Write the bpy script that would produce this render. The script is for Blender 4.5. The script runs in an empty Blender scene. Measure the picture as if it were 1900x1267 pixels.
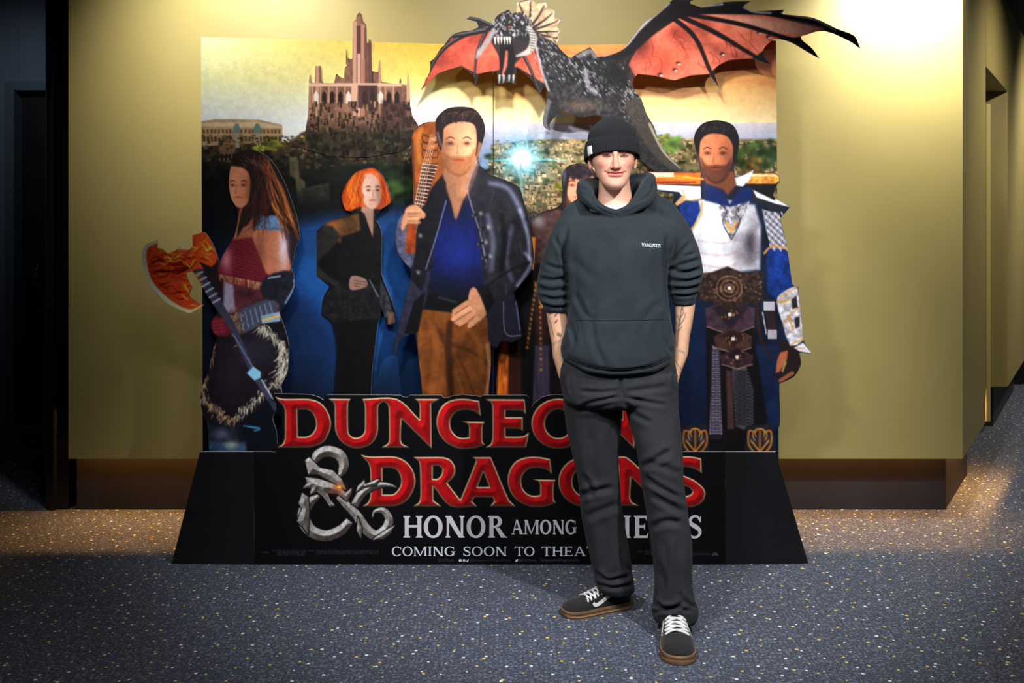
import bpy, bmesh, math, random
import numpy as np
from mathutils import Vector, Matrix
from mathutils.bvhtree import BVHTree

# ------------------------------------------------------------------ scene, camera, world, lights, exposure
SC = bpy.context.scene
COL = SC.collection
F, CX, HY, CZ = 1850.0, 950.0, 400.0, 1.456          # focal length / principal column / horizon row in px of 1900x1267, eye height in m

cam_d = bpy.data.cameras.new('camera')
cam_d.sensor_fit = 'HORIZONTAL'
cam_d.sensor_width = 36.0
cam_d.lens = 36.0 * F / 1900.0
cam_d.shift_y = -(633.5 - HY) / 1900.0
cam_d.clip_start = 0.05
cam = bpy.data.objects.new('camera', cam_d)
cam.location = (0, 0, CZ)
cam.rotation_euler = (math.pi / 2, 0, 0)
COL.objects.link(cam)
SC.camera = cam

SC.view_settings.view_transform = 'Standard'
SC.view_settings.look = 'None'
SC.view_settings.gamma = 1.0
SC.view_settings.use_curve_mapping = False
SC.view_settings.exposure = 0.0

world = bpy.data.worlds.new('world')
SC.world = world
world.use_nodes = True
bg = world.node_tree.nodes['Background']
bg.inputs[0].default_value = (0.55, 0.62, 0.75, 1)
bg.inputs[1].default_value = 0.035


def aim(o, target):
    d = Vector(target) - o.location
    o.rotation_euler = d.to_track_quat('-Z', 'Y').to_euler()


def spot(name, loc, target, power, color, size_deg, blend=0.5, radius=0.06):
    l = bpy.data.lights.new(name, 'SPOT')
    l.energy = power
    l.color = color
    l.spot_size = math.radians(size_deg)
    l.spot_blend = blend
    l.shadow_soft_size = radius
    o = bpy.data.objects.new(name, l)
    o.location = loc
    COL.objects.link(o)
    aim(o, target)
    return o


def area(name, loc, target, power, color, sx, sy):
    l = bpy.data.lights.new(name, 'AREA')
    l.shape = 'RECTANGLE'
    l.size, l.size_y = sx, sy
    l.energy = power
    l.color = color
    o = bpy.data.objects.new(name, l)
    o.location = loc
    COL.objects.link(o)
    aim(o, target)
    return o


# ceiling lamps of the foyer, in front of the standee
spot('spot_key_light', (-0.7, 1.4, 3.0), (0.15, 3.9, 0.95), 330, (0.95, 0.97, 1.0), 62, 0.8, 0.18)
spot('spot_second_light', (1.35, 1.5, 3.0), (0.6, 3.9, 0.95), 370, (0.97, 0.98, 1.0), 55, 0.75, 0.05)
spot('spot_front_light', (0.2, 1.0, 3.0), (0.1, 3.3, 0.3), 230, (0.94, 0.97, 1.0), 74, 0.85, 0.30)
spot('spot_low_light', (-2.7, 1.27, 2.96), (1.0, 4.1, 0.9), 70, (0.95, 0.96, 1.0), 50, 0.6, 0.10)
# wall washers above the gold wall
spot('spot_wall_wash_light', (1.92, 4.36, 2.70), (1.90, 4.75, 2.25), 190, (1.0, 0.98, 0.94), 125, 1.0, 0.08)
spot('spot_wall_wash_light', (-1.3, 3.85, 2.98), (-1.25, 4.75, 2.25), 180, (1.0, 0.975, 0.92), 88, 1.0, 0.10)
spot('spot_wall_wash_light', (0.1, 2.7, 2.98), (0.1, 4.5, 2.15), 250, (1.0, 0.97, 0.92), 72, 1.0, 0.10)  # added spot, set forward of the wall to brighten the backdrop print
# right corridor lamps, then an added spot in the left corridor
spot('spot_corridor_light', (3.7, 5.1, 2.95), (3.2, 5.8, 1.0), 110, (1.0, 0.94, 0.80), 130, 0.8, 0.08)
spot('spot_corridor_light', (5.0, 7.2, 2.80), (4.6, 8.2, 1.2), 150, (1.0, 0.94, 0.82), 140, 0.8, 0.08)
spot('spot_corridor_light', (-3.0, 5.75, 2.7), (-3.3, 6.85, 2.1), 15, (0.8, 0.9, 1.0), 90, 1.0, 0.08)  # added to lift the dark slate wall and door frame
# warm under-wall LED strips (profile bodies are built with the plinth)
area('led_strip_light', (-0.02, 4.925, 0.40), (-0.02, 4.33, 0.0), 40, (1.0, 0.46, 0.12), 4.3, 0.02)
l2 = area('led_strip_light', (2.395, 5.30, 0.40), (2.9, 5.0, 0.0), 14, (1.0, 0.46, 0.12), 0.70, 0.02)
_x = Vector((0.605, 1.0, 0)).normalized()
_z = -(Vector((1.0, -0.605, 0)).normalized() * 0.6 + Vector((0, 0, -0.4))).normalized()
_y = _z.cross(_x)
l2.rotation_euler = Matrix((_x, _y, _z)).transposed().to_euler()


# ------------------------------------------------------------------ helpers
def W(px, py, Y):
    return Vector(((px - CX) * Y / F, Y, CZ - (py - HY) * Y / F))


def lin(c):
    c = np.asarray(c, dtype=float)
    return np.where(c <= 0.04045, c / 12.92, ((c + 0.055) / 1.055) ** 2.4)


def rgb(r, g, b):
    return tuple(float(v) for v in lin(np.array([r, g, b]) / 255.0)) + (1.0,)


def tag(o, label=None, cat=None, group=None, kind=None):
    if label: o['label'] = label
    if cat: o['category'] = cat
    if group: o['group'] = group
    if kind: o['kind'] = kind
    return o


def empty(name, loc=(0, 0, 0), parent=None):
    o = bpy.data.objects.new(name, None)
    o.location = loc
    o.empty_display_size = 0.1
    COL.objects.link(o)
    if parent is not None:
        o.parent = parent
    return o


def link(name, me, mat=None, parent=None):
    """mesh given in world coordinates; parents are Empties/meshes without rotation"""
    o = bpy.data.objects.new(name, me)
    COL.objects.link(o)
    if mat is not None and len(me.materials) == 0:
        me.materials.append(mat)
    if parent is not None:
        o.parent = parent
        off = Vector((0, 0, 0))
        p = parent
        while p is not None:
            off += p.location
            p = p.parent
        o.location = -off
    return o


def mesh_from(verts, faces, name='mesh', smooth=False):
    me = bpy.data.meshes.new(name)
    me.from_pydata([tuple(v) for v in verts], [], [tuple(f) for f in faces])
    me.update()
    if smooth:
        me.polygons.foreach_set('use_smooth', [True] * len(me.polygons))
    return me


def box_vf(x0, x1, y0, y1, z0, z1):
    v = [(x0, y0, z0), (x1, y0, z0), (x1, y1, z0), (x0, y1, z0), (x0, y0, z1), (x1, y0, z1), (x1, y1, z1), (x0, y1, z1)]
    f = [(0, 3, 2, 1), (4, 5, 6, 7), (0, 1, 5, 4), (1, 2, 6, 5), (2, 3, 7, 6), (3, 0, 4, 7)]
    return v, f


def box(name, x0, x1, y0, y1, z0, z1, mat, parent=None, bevel=0.0):
    v, f = box_vf(x0, x1, y0, y1, z0, z1)
    me = mesh_from(v, f, name)
    if bevel > 0:
        bm = bmesh.new(); bm.from_mesh(me)
        bmesh.ops.bevel(bm, geom=list(bm.edges), offset=bevel, segments=2, affect='EDGES', profile=0.7)
        bm.to_mesh(me); bm.free()
    return link(name, me, mat, parent)


def prism(name, pts, z0, z1, mat, parent=None, bevel=0.0):
    """vertical prism over plan polygon pts"""
    n = len(pts)
    v = [(p[0], p[1], z0) for p in pts] + [(p[0], p[1], z1) for p in pts]
    f = [tuple(range(n))[::-1], tuple(range(n, 2 * n))] + [(i, (i + 1) % n, n + (i + 1) % n, n + i) for i in range(n)]
    me = mesh_from(v, f, name)
    bm = bmesh.new(); bm.from_mesh(me)
    bmesh.ops.recalc_face_normals(bm, faces=list(bm.faces))
    if bevel > 0:
        bmesh.ops.bevel(bm, geom=list(bm.edges), offset=bevel, segments=2, affect='EDGES', profile=0.7)
    bm.to_mesh(me); bm.free()
    return link(name, me, mat, parent)


# ------------------------------------------------------------------ materials
def new_mat(name):
    m = bpy.data.materials.new(name)
    m.use_nodes = True
    nt = m.node_tree
    return m, nt, nt.nodes['Principled BSDF']


def nd(nt, t, **kw):
    n = nt.nodes.new(t)
    for k, v in kw.items():
        setattr(n, k, v)
    return n


def coords(nt, scale=(1, 1, 1), rot=(0, 0, 0)):
    tc = nd(nt, 'ShaderNodeTexCoord')
    mp = nd(nt, 'ShaderNodeMapping')
    mp.inputs['Scale'].default_value = scale
    mp.inputs['Rotation'].default_value = rot
    nt.links.new(tc.outputs['Object'], mp.inputs['Vector'])
    return mp.outputs['Vector']


def mixc(nt, fac, a, b, blend='MIX'):
    m = nd(nt, 'ShaderNodeMix', data_type='RGBA', blend_type=blend)
    for sock, val in ((m.inputs[0], fac), (m.inputs[6], a), (m.inputs[7], b)):
        if hasattr(val, 'is_output') or isinstance(val, bpy.types.NodeSocket):
            nt.links.new(val, sock)
        else:
            sock.default_value = val
    return m.outputs[2]


def ramp(nt, fac, stops, interp='LINEAR'):
    r = nd(nt, 'ShaderNodeValToRGB')
    r.color_ramp.interpolation = interp
    e = r.color_ramp.elements
    while len(e) < len(stops):
        e.new(0.5)
    for el, (p, c) in zip(e, stops):
        el.position = p
        el.color = c if len(c) == 4 else tuple(c) + (1,)
    nt.links.new(fac, r.inputs[0])
    return r.outputs[0]


def noise(nt, vec, scale, detail=3.0, rough=0.55):
    n = nd(nt, 'ShaderNodeTexNoise')
    n.inputs['Scale'].default_value = scale
    n.inputs['Detail'].default_value = detail
    n.inputs['Roughness'].default_value = rough
    nt.links.new(vec, n.inputs['Vector'])
    return n.outputs['Fac']


def bump(nt, bsdf, height, strength=0.2, dist=0.002):
    b = nd(nt, 'ShaderNodeBump')
    b.inputs['Strength'].default_value = strength
    b.inputs['Distance'].default_value = dist
    nt.links.new(height, b.inputs['Height'])
    nt.links.new(b.outputs[0], bsdf.inputs['Normal'])


def paint_mat(name, col, rough=0.5, var=0.08, nscale=8.0, bumps=0.0, bscale=220.0, spec=0.35):
    m, nt, b = new_mat(name)
    v = coords(nt)
    lo = tuple(c * (1 - var) for c in col[:3]) + (1,)
    hi = tuple(min(1, c * (1 + var)) for c in col[:3]) + (1,)
    c = ramp(nt, noise(nt, v, nscale), [(0.3, lo), (0.7, hi)])
    nt.links.new(c, b.inputs['Base Color'])
    b.inputs['Roughness'].default_value = rough
    b.inputs['Specular IOR Level'].default_value = spec
    if bumps > 0:
        bump(nt, b, noise(nt, v, bscale, 2.0), bumps, 0.001)
    return m


def carpet_mat():
    m, nt, b = new_mat('speckled_carpet')
    v = coords(nt)
    base = ramp(nt, noise(nt, v, 130.0, 4.0, 0.7), [(0.36, rgb(47, 51, 61)), (0.52, rgb(80, 85, 98)), (0.70, rgb(130, 135, 147))])
    # small light flecks
    vo = nd(nt, 'ShaderNodeTexVoronoi', voronoi_dimensions='2D'); vo.inputs['Scale'].default_value = 62.0
    nt.links.new(v, vo.inputs['Vector'])
    sep = nd(nt, 'ShaderNodeSeparateColor'); nt.links.new(vo.outputs['Color'], sep.inputs[0])
    g1 = nd(nt, 'ShaderNodeMath', operation='GREATER_THAN'); g1.inputs[1].default_value = 0.55
    nt.links.new(sep.outputs[0], g1.inputs[0])
    l1 = nd(nt, 'ShaderNodeMath', operation='LESS_THAN'); l1.inputs[1].default_value = 0.36
    nt.links.new(vo.outputs['Distance'], l1.inputs[0])
    mm = nd(nt, 'ShaderNodeMath', operation='MULTIPLY')
    nt.links.new(g1.outputs[0], mm.inputs[0]); nt.links.new(l1.outputs[0], mm.inputs[1])
    m2 = nd(nt, 'ShaderNodeMath', operation='MULTIPLY'); m2.inputs[1].default_value = 0.30
    nt.links.new(mm.outputs[0], m2.inputs[0])
    c = mixc(nt, m2.outputs[0], base, rgb(150, 158, 174))
    for scale, colr, seed in ((12.5, rgb(238, 240, 246), 0.0), (12.0, rgb(236, 204, 78), 7.3)):
        mp = nd(nt, 'ShaderNodeMapping'); mp.inputs['Location'].default_value = (seed, seed * 1.7, 0)
        mp.inputs['Rotation'].default_value = (0, 0, 0.2)
        nt.links.new(v, mp.inputs['Vector'])
        vv = nd(nt, 'ShaderNodeTexVoronoi', distance='CHEBYCHEV', voronoi_dimensions='2D'); vv.inputs['Scale'].default_value = scale
        vv.inputs['Randomness'].default_value = 0.9
        nt.links.new(mp.outputs[0], vv.inputs['Vector'])
        sp = nd(nt, 'ShaderNodeSeparateColor'); nt.links.new(vv.outputs['Color'], sp.inputs[0])
        sz = nd(nt, 'ShaderNodeMapRange'); sz.inputs[1].default_value = 0.0; sz.inputs[2].default_value = 1.0
        sz.inputs[3].default_value = 0.020; sz.inputs[4].default_value = 0.066
        nt.links.new(sp.outputs[0], sz.inputs[0])
        lt = nd(nt, 'ShaderNodeMath', operation='LESS_THAN')
        nt.links.new(vv.outputs['Distance'], lt.inputs[0]); nt.links.new(sz.outputs[0], lt.inputs[1])
        c = mixc(nt, lt.outputs[0], c, colr)
    nt.links.new(c, b.inputs['Base Color'])
    b.inputs['Roughness'].default_value = 0.95
    b.inputs['Specular IOR Level'].default_value = 0.1
    bump(nt, b, noise(nt, v, 260.0, 3.0), 0.5, 0.004)
    return m


def emit_mat(name, col, s):
    m, nt, b = new_mat(name)
    b.inputs['Base Color'].default_value = col
    b.inputs['Emission Color'].default_value = col
    b.inputs['Emission Strength'].default_value = s
    return m


M = {}
M['gold'] = paint_mat('gold_wall_paint', rgb(158, 143, 86), 0.5, 0.04, 3.0, 0.25, 420.0, 0.4)
M['carpet'] = carpet_mat()
M['plinth'] = paint_mat('charcoal_plinth', rgb(46, 44, 48), 0.6, 0.06, 6.0, 0.1)
M['ceiling'] = paint_mat('dark_ceiling', rgb(38, 44, 44), 0.9, 0.05)
M['slate'] = paint_mat('slate_corridor_wall', rgb(84, 92, 106), 0.75, 0.05, 4.0, 0.2)
M['slate_frame'] = paint_mat('slate_door_frame', rgb(66, 78, 88), 0.5, 0.05)
M['black_gloss'] = paint_mat('black_gloss_paint', rgb(12, 14, 17), 0.18, 0.1, 5.0, 0.0, 1.0, 0.5)
M['black_door'] = paint_mat('black_door_paint', rgb(10, 10, 12), 0.5, 0.1)
M['steel'] = paint_mat('brushed_steel', rgb(120, 122, 126), 0.3, 0.1)
M['steel'].node_tree.nodes['Principled BSDF'].inputs['Metallic'].default_value = 1.0
M['grey_far'] = paint_mat('grey_green_far_wall', rgb(120, 118, 100), 0.7, 0.05)
M['led'] = emit_mat('amber_led', (1.0, 0.45, 0.08, 1), 4.0)
M['black_card'] = paint_mat('black_printed_card', rgb(17, 17, 20), 0.42, 0.15, 20.0, 0.1, 150.0, 0.4)
M['white_card'] = paint_mat('white_card_edge', rgb(205, 202, 198), 0.7, 0.05)
M['brown_card'] = paint_mat('brown_corrugated_card', rgb(150, 112, 72), 0.85, 0.08, 30.0)
M['foam'] = paint_mat('foam_spacer', rgb(40, 40, 42), 0.9, 0.08)
# ------------------------------------------------------------------ the room
def struct(o):
    o['kind'] = 'structure'
    return o


YW, ZB, CEIL = 4.75, 0.298, 3.05         # gold wall front, its lower edge, ceiling
XL, XR = -2.113, 2.147
DX = 0.605                               # the right flank runs away along (0.605, 1)


def flank(Y):
    return XR + DX * (Y - YW)


fl = struct(box('floor', -7, 8, -2.5, 14, -0.05, 0, M['carpet']))
tag(fl, 'blue grey carpet with white and yellow specks', 'floor')
ce = struct(box('ceiling', -7, 8, -2.5, 14, CEIL, CEIL + 0.05, M['ceiling']))
tag(ce, 'dark ceiling above the foyer', 'ceiling')

# overhanging gold wall: front, angled right flank with a passage cut into it
wb = prism('wall_back', [(XL, YW), (XR, YW), (flank(5.59), 5.59), (flank(5.59) - 0.35, 5.78), (XL, 5.78)], ZB + 0.17, CEIL - 0.001, M['gold'])
sk = prism('skirt', [(XL, YW), (XR, YW), (flank(5.59), 5.59), (flank(5.59) - 0.025, 5.59), (XR - 0.02, YW + 0.02), (XL, YW + 0.02)], ZB, ZB + 0.17, M['gold'])
bm = bmesh.new(); bm.from_mesh(wb.data); bm.from_mesh(sk.data); bm.to_mesh(wb.data); bm.free()
bpy.data.objects.remove(sk)
struct(wb)
tag(wb, 'gold painted wall block overhanging a dark plinth', 'wall')
wr = struct(prism('wall_right', [(flank(6.75) - 0.9, 6.75), (flank(6.75), 6.75), (flank(8.3), 8.3), (flank(8.3) - 1.5, 8.3)], ZB, CEIL - 0.001, M['gold'], None, 0.004))
tag(wr, 'gold painted wall block beyond the passage on the right', 'wall')
hd = struct(prism('wall_header', [(flank(5.6), 5.6), (flank(6.74), 6.74), (flank(6.74) - 0.25, 6.9), (flank(5.6) - 0.25, 5.75)], 2.295, CEIL - 0.001, M['gold']))
tag(hd, 'gold wall strip over the passage opening', 'wall')
# slim door frame post at the near side of the passage
tr = struct(prism('trim_1', [(flank(5.6) + 0.002, 5.6), (flank(5.6) + 0.030, 5.605), (flank(5.6) + 0.03, 5.66), (flank(5.6) + 0.002, 5.66)], 0.298, 2.08, M['gold'], None, 0.003))
tag(tr, 'slim gold door frame post at passage edge', 'trim')

# plinth under the wall
pl = struct(prism('baseboard_back', [(-2.158, 4.94), (flank(4.94) - 0.114, 4.94), (flank(5.59) - 0.10, 5.6), (-2.158, 5.6)], 0.0, ZB + 0.16, M['plinth'], None, 0.003))
tag(pl, 'charcoal recessed plinth under the gold wall', 'plinth')
pr = struct(prism('baseboard_right', [(flank(6.75) - 0.9, 6.9), (flank(6.9) - 0.12, 6.9), (flank(8.3) - 0.12, 8.3), (flank(8.3) - 1.4, 8.3)], 0.0, ZB - 0.001, M['plinth']))
tag(pr, 'charcoal recessed plinth under the far gold wall', 'plinth')

# left: black gloss door jamb, then the dim corridor wall with a door
jx = [(-2.335, 4.99), (-2.31, 4.95), (-2.288, 4.95), (-2.284, 4.92), (-2.262, 4.92), (-2.256, 4.94), (-2.198, 4.94), (-2.198, 5.79), (-2.335, 5.79)]
jb = struct(prism('trim_2', jx, 0.0, CEIL - 0.001, M['black_gloss'], None, 0.003))
tag(jb, 'glossy black door jamb beside the gold wall', 'trim')

wl = empty('wall_left', (-3.3, 6.85, 0))
struct(wl)
tag(wl, 'dim slate blue corridor wall with dark doorway', 'wall')
D0, D1, DT = W(28, 400, 6.82).x, W(118, 400, 6.82).x, 2.31
for nm, x0, x1, z0, z1 in (('wall_panel', -6.5, D0 - 0.001, 0, CEIL - 0.001), ('wall_panel', D1 + 0.001, -1.9, 0, CEIL - 0.001), ('wall_panel', D0, D1, DT + 0.001, CEIL - 0.001)):
    box(nm, x0, x1, 6.86, 7.0, z0, z1, M['slate'], wl)
d1 = empty('door_1', ((D0 + D1) / 2, 6.9, 0))
struct(d1)
tag(d1, 'black door with slate frame and pull handle', 'door')
box('door_leaf', D0 + 0.004, D1 - 0.004, 6.90, 6.94, 0.005, DT - 0.004, M['black_door'], d1, 0.003)
fw = 0.062
for nm, x0, x1, z0, z1 in (('frame_post', D0 - fw, D0, 0, DT + fw), ('frame_post', D1, D1 + fw, 0, DT + fw), ('frame_head', D0, D1, DT, DT + fw)):
    box(nm, x0, x1, 6.80, 6.899, z0, z1, M['slate_frame'], d1, 0.004)


def tube_mesh(pts, radii, n=10, name='tube', cap=True):
    pts = [Vector(p) for p in pts]
    if not hasattr(radii, '__len__'):
        radii = [radii] * len(pts)
    vs, fs = [], []
    ref = Vector((0.123, 0.31, 0.94)).normalized()
    for i, p in enumerate(pts):
        t = (pts[min(i + 1, len(pts) - 1)] - pts[max(i - 1, 0)]).normalized()
        a = t.cross(ref)
        if a.length < 0.05:
            a = t.cross(Vector((1, 0, 0)))
        a.normalize(); b = t.cross(a)
        for k in range(n):
            th = 2 * math.pi * k / n
            vs.append(p + (a * math.cos(th) + b * math.sin(th)) * radii[i])
    for i in range(len(pts) - 1):
        for k in range(n):
            fs.append((i * n + k, i * n + (k + 1) % n, (i + 1) * n + (k + 1) % n, (i + 1) * n + k))
    if cap:
        fs.append(tuple(range(n))[::-1])
        fs.append(tuple((len(pts) - 1) * n + k for k in range(n)))
    return mesh_from(vs, fs, name, True)


hx = W(77, 500, 6.9).x
link('door_handle', tube_mesh([(hx, 6.90, 1.12), (hx, 6.84, 1.12), (hx - 0.01, 6.83, 1.06), (hx - 0.01, 6.83, 0.99), (hx + 0.06, 6.83, 0.985)], 0.009, 10), M['steel'], d1)
# far wall of the right corridor with a door outline and black base
ff = struct(box('wall_far', 2.2, 8, 9.0, 9.1, 0, 2.88, M['grey_far']))
tag(ff, 'dim grey far wall at the end of the right corridor', 'wall')
fd = struct(box('door_2', W(1893, 0, 9.0).x, 6.0, 8.96, 8.999, 0, 2.30, M['grey_far'], None, 0.006))
tag(fd, 'flat grey door at the end of the right corridor', 'door')
bb = struct(box('baseboard_far', flank(8.3) + 0.0, flank(8.3) + 0.30, 8.6, 8.9, 0, 0.32, M['black_door'], None, 0.004))
tag(bb, 'low black box at foot of the far corridor wall', 'plinth')
cd = struct(box('ceiling_corridor', flank(6.0) + 0.004, 8, 5.9, 9.1, 2.881, CEIL - 0.002, M['ceiling']))
tag(cd, 'lowered dark ceiling over the right corridor', 'ceiling')

# LED profile bodies hidden behind the lower lip of the wall
ls = box('led_strip', -2.12, 2.10, 4.932, 4.938, 0.392, 0.408, M['led'])
tag(ls, 'amber light strip fixed to the plinth under the gold wall', 'light strip')
# ------------------------------------------------------------------ printed card: a small painter that fills vertex colours of real card meshes
def cr(pts, closed=True, n=5):
    """Catmull-Rom smoothing"""
    P = np.asarray(pts, float)
    N = len(P)
    out = []
    rng = range(N) if closed else range(N - 1)
    for i in rng:
        if closed:
            p0, p1, p2, p3 = P[(i - 1) % N], P[i], P[(i + 1) % N], P[(i + 2) % N]
        else:
            p0, p1, p2, p3 = P[max(i - 1, 0)], P[i], P[i + 1], P[min(i + 2, N - 1)]
        for k in range(n):
            t = k / n
            out.append(0.5 * ((2 * p1) + (-p0 + p2) * t + (2 * p0 - 5 * p1 + 4 * p2 - p3) * t * t + (-p0 + 3 * p1 - 3 * p2 + p3) * t ** 3))
    if not closed:
        out.append(P[-1])
    return np.array(out)


def seg_dist(X, Y, P, closed=True):
    d2 = np.full(X.shape, 1e12)
    N = len(P)
    tpar = np.zeros(X.shape)
    M_ = N if closed else N - 1
    for i in range(M_):
        ax, ay = P[i]; bx, by = P[(i + 1) % N]
        dx, dy = bx - ax, by - ay
        L = dx * dx + dy * dy + 1e-12
        t = np.clip(((X - ax) * dx + (Y - ay) * dy) / L, 0, 1)
        e = (X - ax - t * dx) ** 2 + (Y - ay - t * dy) ** 2
        m = e < d2
        d2[m] = e[m]
        tpar[m] = (i + t[m]) / M_
    return np.sqrt(d2), tpar


def inside(X, Y, P):
    r = np.zeros(X.shape, bool)
    N = len(P)
    for i in range(N):
        ax, ay = P[i]; bx, by = P[(i + 1) % N]
        if ay == by:
            continue
        c = ((ay > Y) != (by > Y)) & (X < (bx - ax) * (Y - ay) / (by - ay) + ax)
        r ^= c
    return r


def sdf(X, Y, polys):
    """signed distance, positive inside; polys = outer outlines and holes, even-odd"""
    d = None
    ins = np.zeros(X.shape, bool)
    for P in polys:
        e, _ = seg_dist(X, Y, P)
        d = e if d is None else np.minimum(d, e)
        ins ^= inside(X, Y, P)
    return np.where(ins, d, -d)


_NG = np.random.RandomState(7).rand(256, 256)


def vnoise(X, Y, s, oct=3, seed=0, sx=1.0, sy=1.0):
    o = np.zeros(np.shape(X)); a = 1.0; tot = 0
    for k in range(oct):
        u = X / (s * sx) + 17.3 * seed + 31 * k; v = Y / (s * sy) + 9.1 * seed + 57 * k
        iu = np.floor(u).astype(int); iv = np.floor(v).astype(int)
        fu = u - iu; fv = v - iv
        fu = fu * fu * (3 - 2 * fu); fv = fv * fv * (3 - 2 * fv)
        g = lambda i, j: _NG[i % 256, j % 256]
        o += a * ((g(iu, iv) * (1 - fu) + g(iu + 1, iv) * fu) * (1 - fv) + (g(iu, iv + 1) * (1 - fu) + g(iu + 1, iv + 1) * fu) * fv)
        tot += a; a *= 0.55; s = s / 2.0
    return o / tot


def C(r, g, b):
    return np.array([r, g, b], float) / 255.0


class Canvas:
    def __init__(s, x0, y0, x1, y1, base=(0, 0, 0)):
        s.x0, s.y0 = int(x0), int(y0)
        s.w, s.h = int(x1 - x0) + 2, int(y1 - y0) + 2
        s.a = np.zeros((s.h, s.w, 3)); s.a[:] = base
        s.X, s.Y = np.meshgrid(np.arange(s.w) + s.x0 + 0.0, np.arange(s.h) + s.y0 + 0.0)

    def crop(s, x0, y0, x1, y1):
        i0, i1 = max(0, int(x0 - s.x0)), min(s.w, int(x1 - s.x0) + 2)
        j0, j1 = max(0, int(y0 - s.y0)), min(s.h, int(y1 - s.y0) + 2)
        if i0 >= i1 or j0 >= j1:
            return None
        return slice(j0, j1), slice(i0, i1)

    def blend(s, sl, al, col, mode='mix'):
        v = s.a[sl]
        al = al[..., None]
        if mode == 'mix':
            s.a[sl] = v * (1 - al) + col * al
        elif mode == 'mul':
            s.a[sl] = v * (1 - al + al * col)
        else:
            s.a[sl] = v + al * col

    def poly(s, pts, col, feather=1.2, alpha=1.0, smooth=0, mode='mix', tex=0.0, tscale=8, seed=0, stretch=(1, 1), holes=()):
        P = cr(pts, True, smooth) if smooth else np.asarray(pts, float)
        f = max(feather, 0.6)
        sl = s.crop(P[:, 0].min() - f - 1, P[:, 1].min() - f - 1, P[:, 0].max() + f + 1, P[:, 1].max() + f + 1)
        if sl is None:
            return
        X, Y = s.X[sl], s.Y[sl]
        d = sdf(X, Y, [P] + [np.asarray(h, float) for h in holes])
        al = np.clip(d / f + 0.5, 0, 1) * alpha
        c = col(X, Y) if callable(col) else np.broadcast_to(np.asarray(col, float), X.shape + (3,))
        if tex:
            n = vnoise(X, Y, tscale, 3, seed, *stretch)
            c = c * (1 + tex * (n - 0.5) * 2)[..., None]
        s.blend(sl, al, c, mode)

    def stroke(s, pts, w, col, alpha=1.0, feather=1.5, smooth=5, mode='mix', taper=False):
        P = cr(pts, False, smooth) if smooth else np.asarray(pts, float)
        ww = np.asarray(w if hasattr(w, '__len__') else [w, w], float)
        f = max(feather, 0.6)
        mx = ww.max() / 2 + f + 1
        sl = s.crop(P[:, 0].min() - mx, P[:, 1].min() - mx, P[:, 0].max() + mx, P[:, 1].max() + mx)
        if sl is None:
            return
        X, Y = s.X[sl], s.Y[sl]
        d, t = seg_dist(X, Y, P, False)
        wt = np.interp(t, np.linspace(0, 1, len(ww)), ww) / 2
        al = np.clip((wt - d) / f + 0.5, 0, 1) * alpha
        c = np.broadcast_to(np.asarray(col, float), X.shape + (3,))
        s.blend(sl, al, c, mode)

    def rect(s, x0, y0, x1, y1, col, alpha=1.0):
        sl = s.crop(x0, y0, x1 - 1, y1 - 1)
        if sl is None:
            return
        s.a[sl] = s.a[sl] * (1 - alpha) + np.asarray(col) * alpha

    def blob(s, x, y, rx, ry, col, alpha=1.0, power=2.0, mode='mix'):
        sl = s.crop(x - 2.2 * rx, y - 2.2 * ry, x + 2.2 * rx, y + 2.2 * ry)
        if sl is None:
            return
        r2 = ((s.X[sl] - x) / rx) ** 2 + ((s.Y[sl] - y) / ry) ** 2
        s.blend(sl, np.exp(-r2 ** (power / 2)) * alpha, np.broadcast_to(np.asarray(col, float), r2.shape + (3,)), mode)

    def grain(s, amt=0.03, scale=2.5, seed=3):
        n = vnoise(s.X, s.Y, scale, 2, seed); n2 = vnoise(s.X, s.Y, 9.0, 3, seed + 5)
        s.a *= (1 + amt * 2.6 * (n - 0.5) + amt * 3.0 * (n2 - 0.5))[..., None]

    def sample(s, x, y):
        u = np.clip(x - s.x0, 0, s.w - 1.001); v = np.clip(y - s.y0, 0, s.h - 1.001)
        i = u.astype(int); j = v.astype(int); fu = (u - i)[:, None]; fv = (v - j)[:, None]
        a = np.clip(s.a, 0, 1)
        a = 0.55 * a + 0.45 * a * a * (3 - 2 * a)
        return (a[j, i] * (1 - fu) + a[j, i + 1] * fu) * (1 - fv) + (a[j + 1, i] * (1 - fu) + a[j + 1, i + 1] * fu) * fv


def print_mat():
    m, nt, b = new_mat('printed_card')
    at = nd(nt, 'ShaderNodeAttribute'); at.attribute_name = 'print'
    v = coords(nt)
    n = noise(nt, v, 600.0, 2.0)
    c = mixc(nt, 1.0, at.outputs['Color'], ramp(nt, n, [(0.2, (0.9, 0.9, 0.9, 1)), (0.8, (1, 1, 1, 1))]), 'MULTIPLY')
    nt.links.new(c, b.inputs['Base Color'])
    b.inputs['Roughness'].default_value = 0.55
    b.inputs['Specular IOR Level'].default_value = 0.12
    return m


M['print'] = print_mat()


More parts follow.
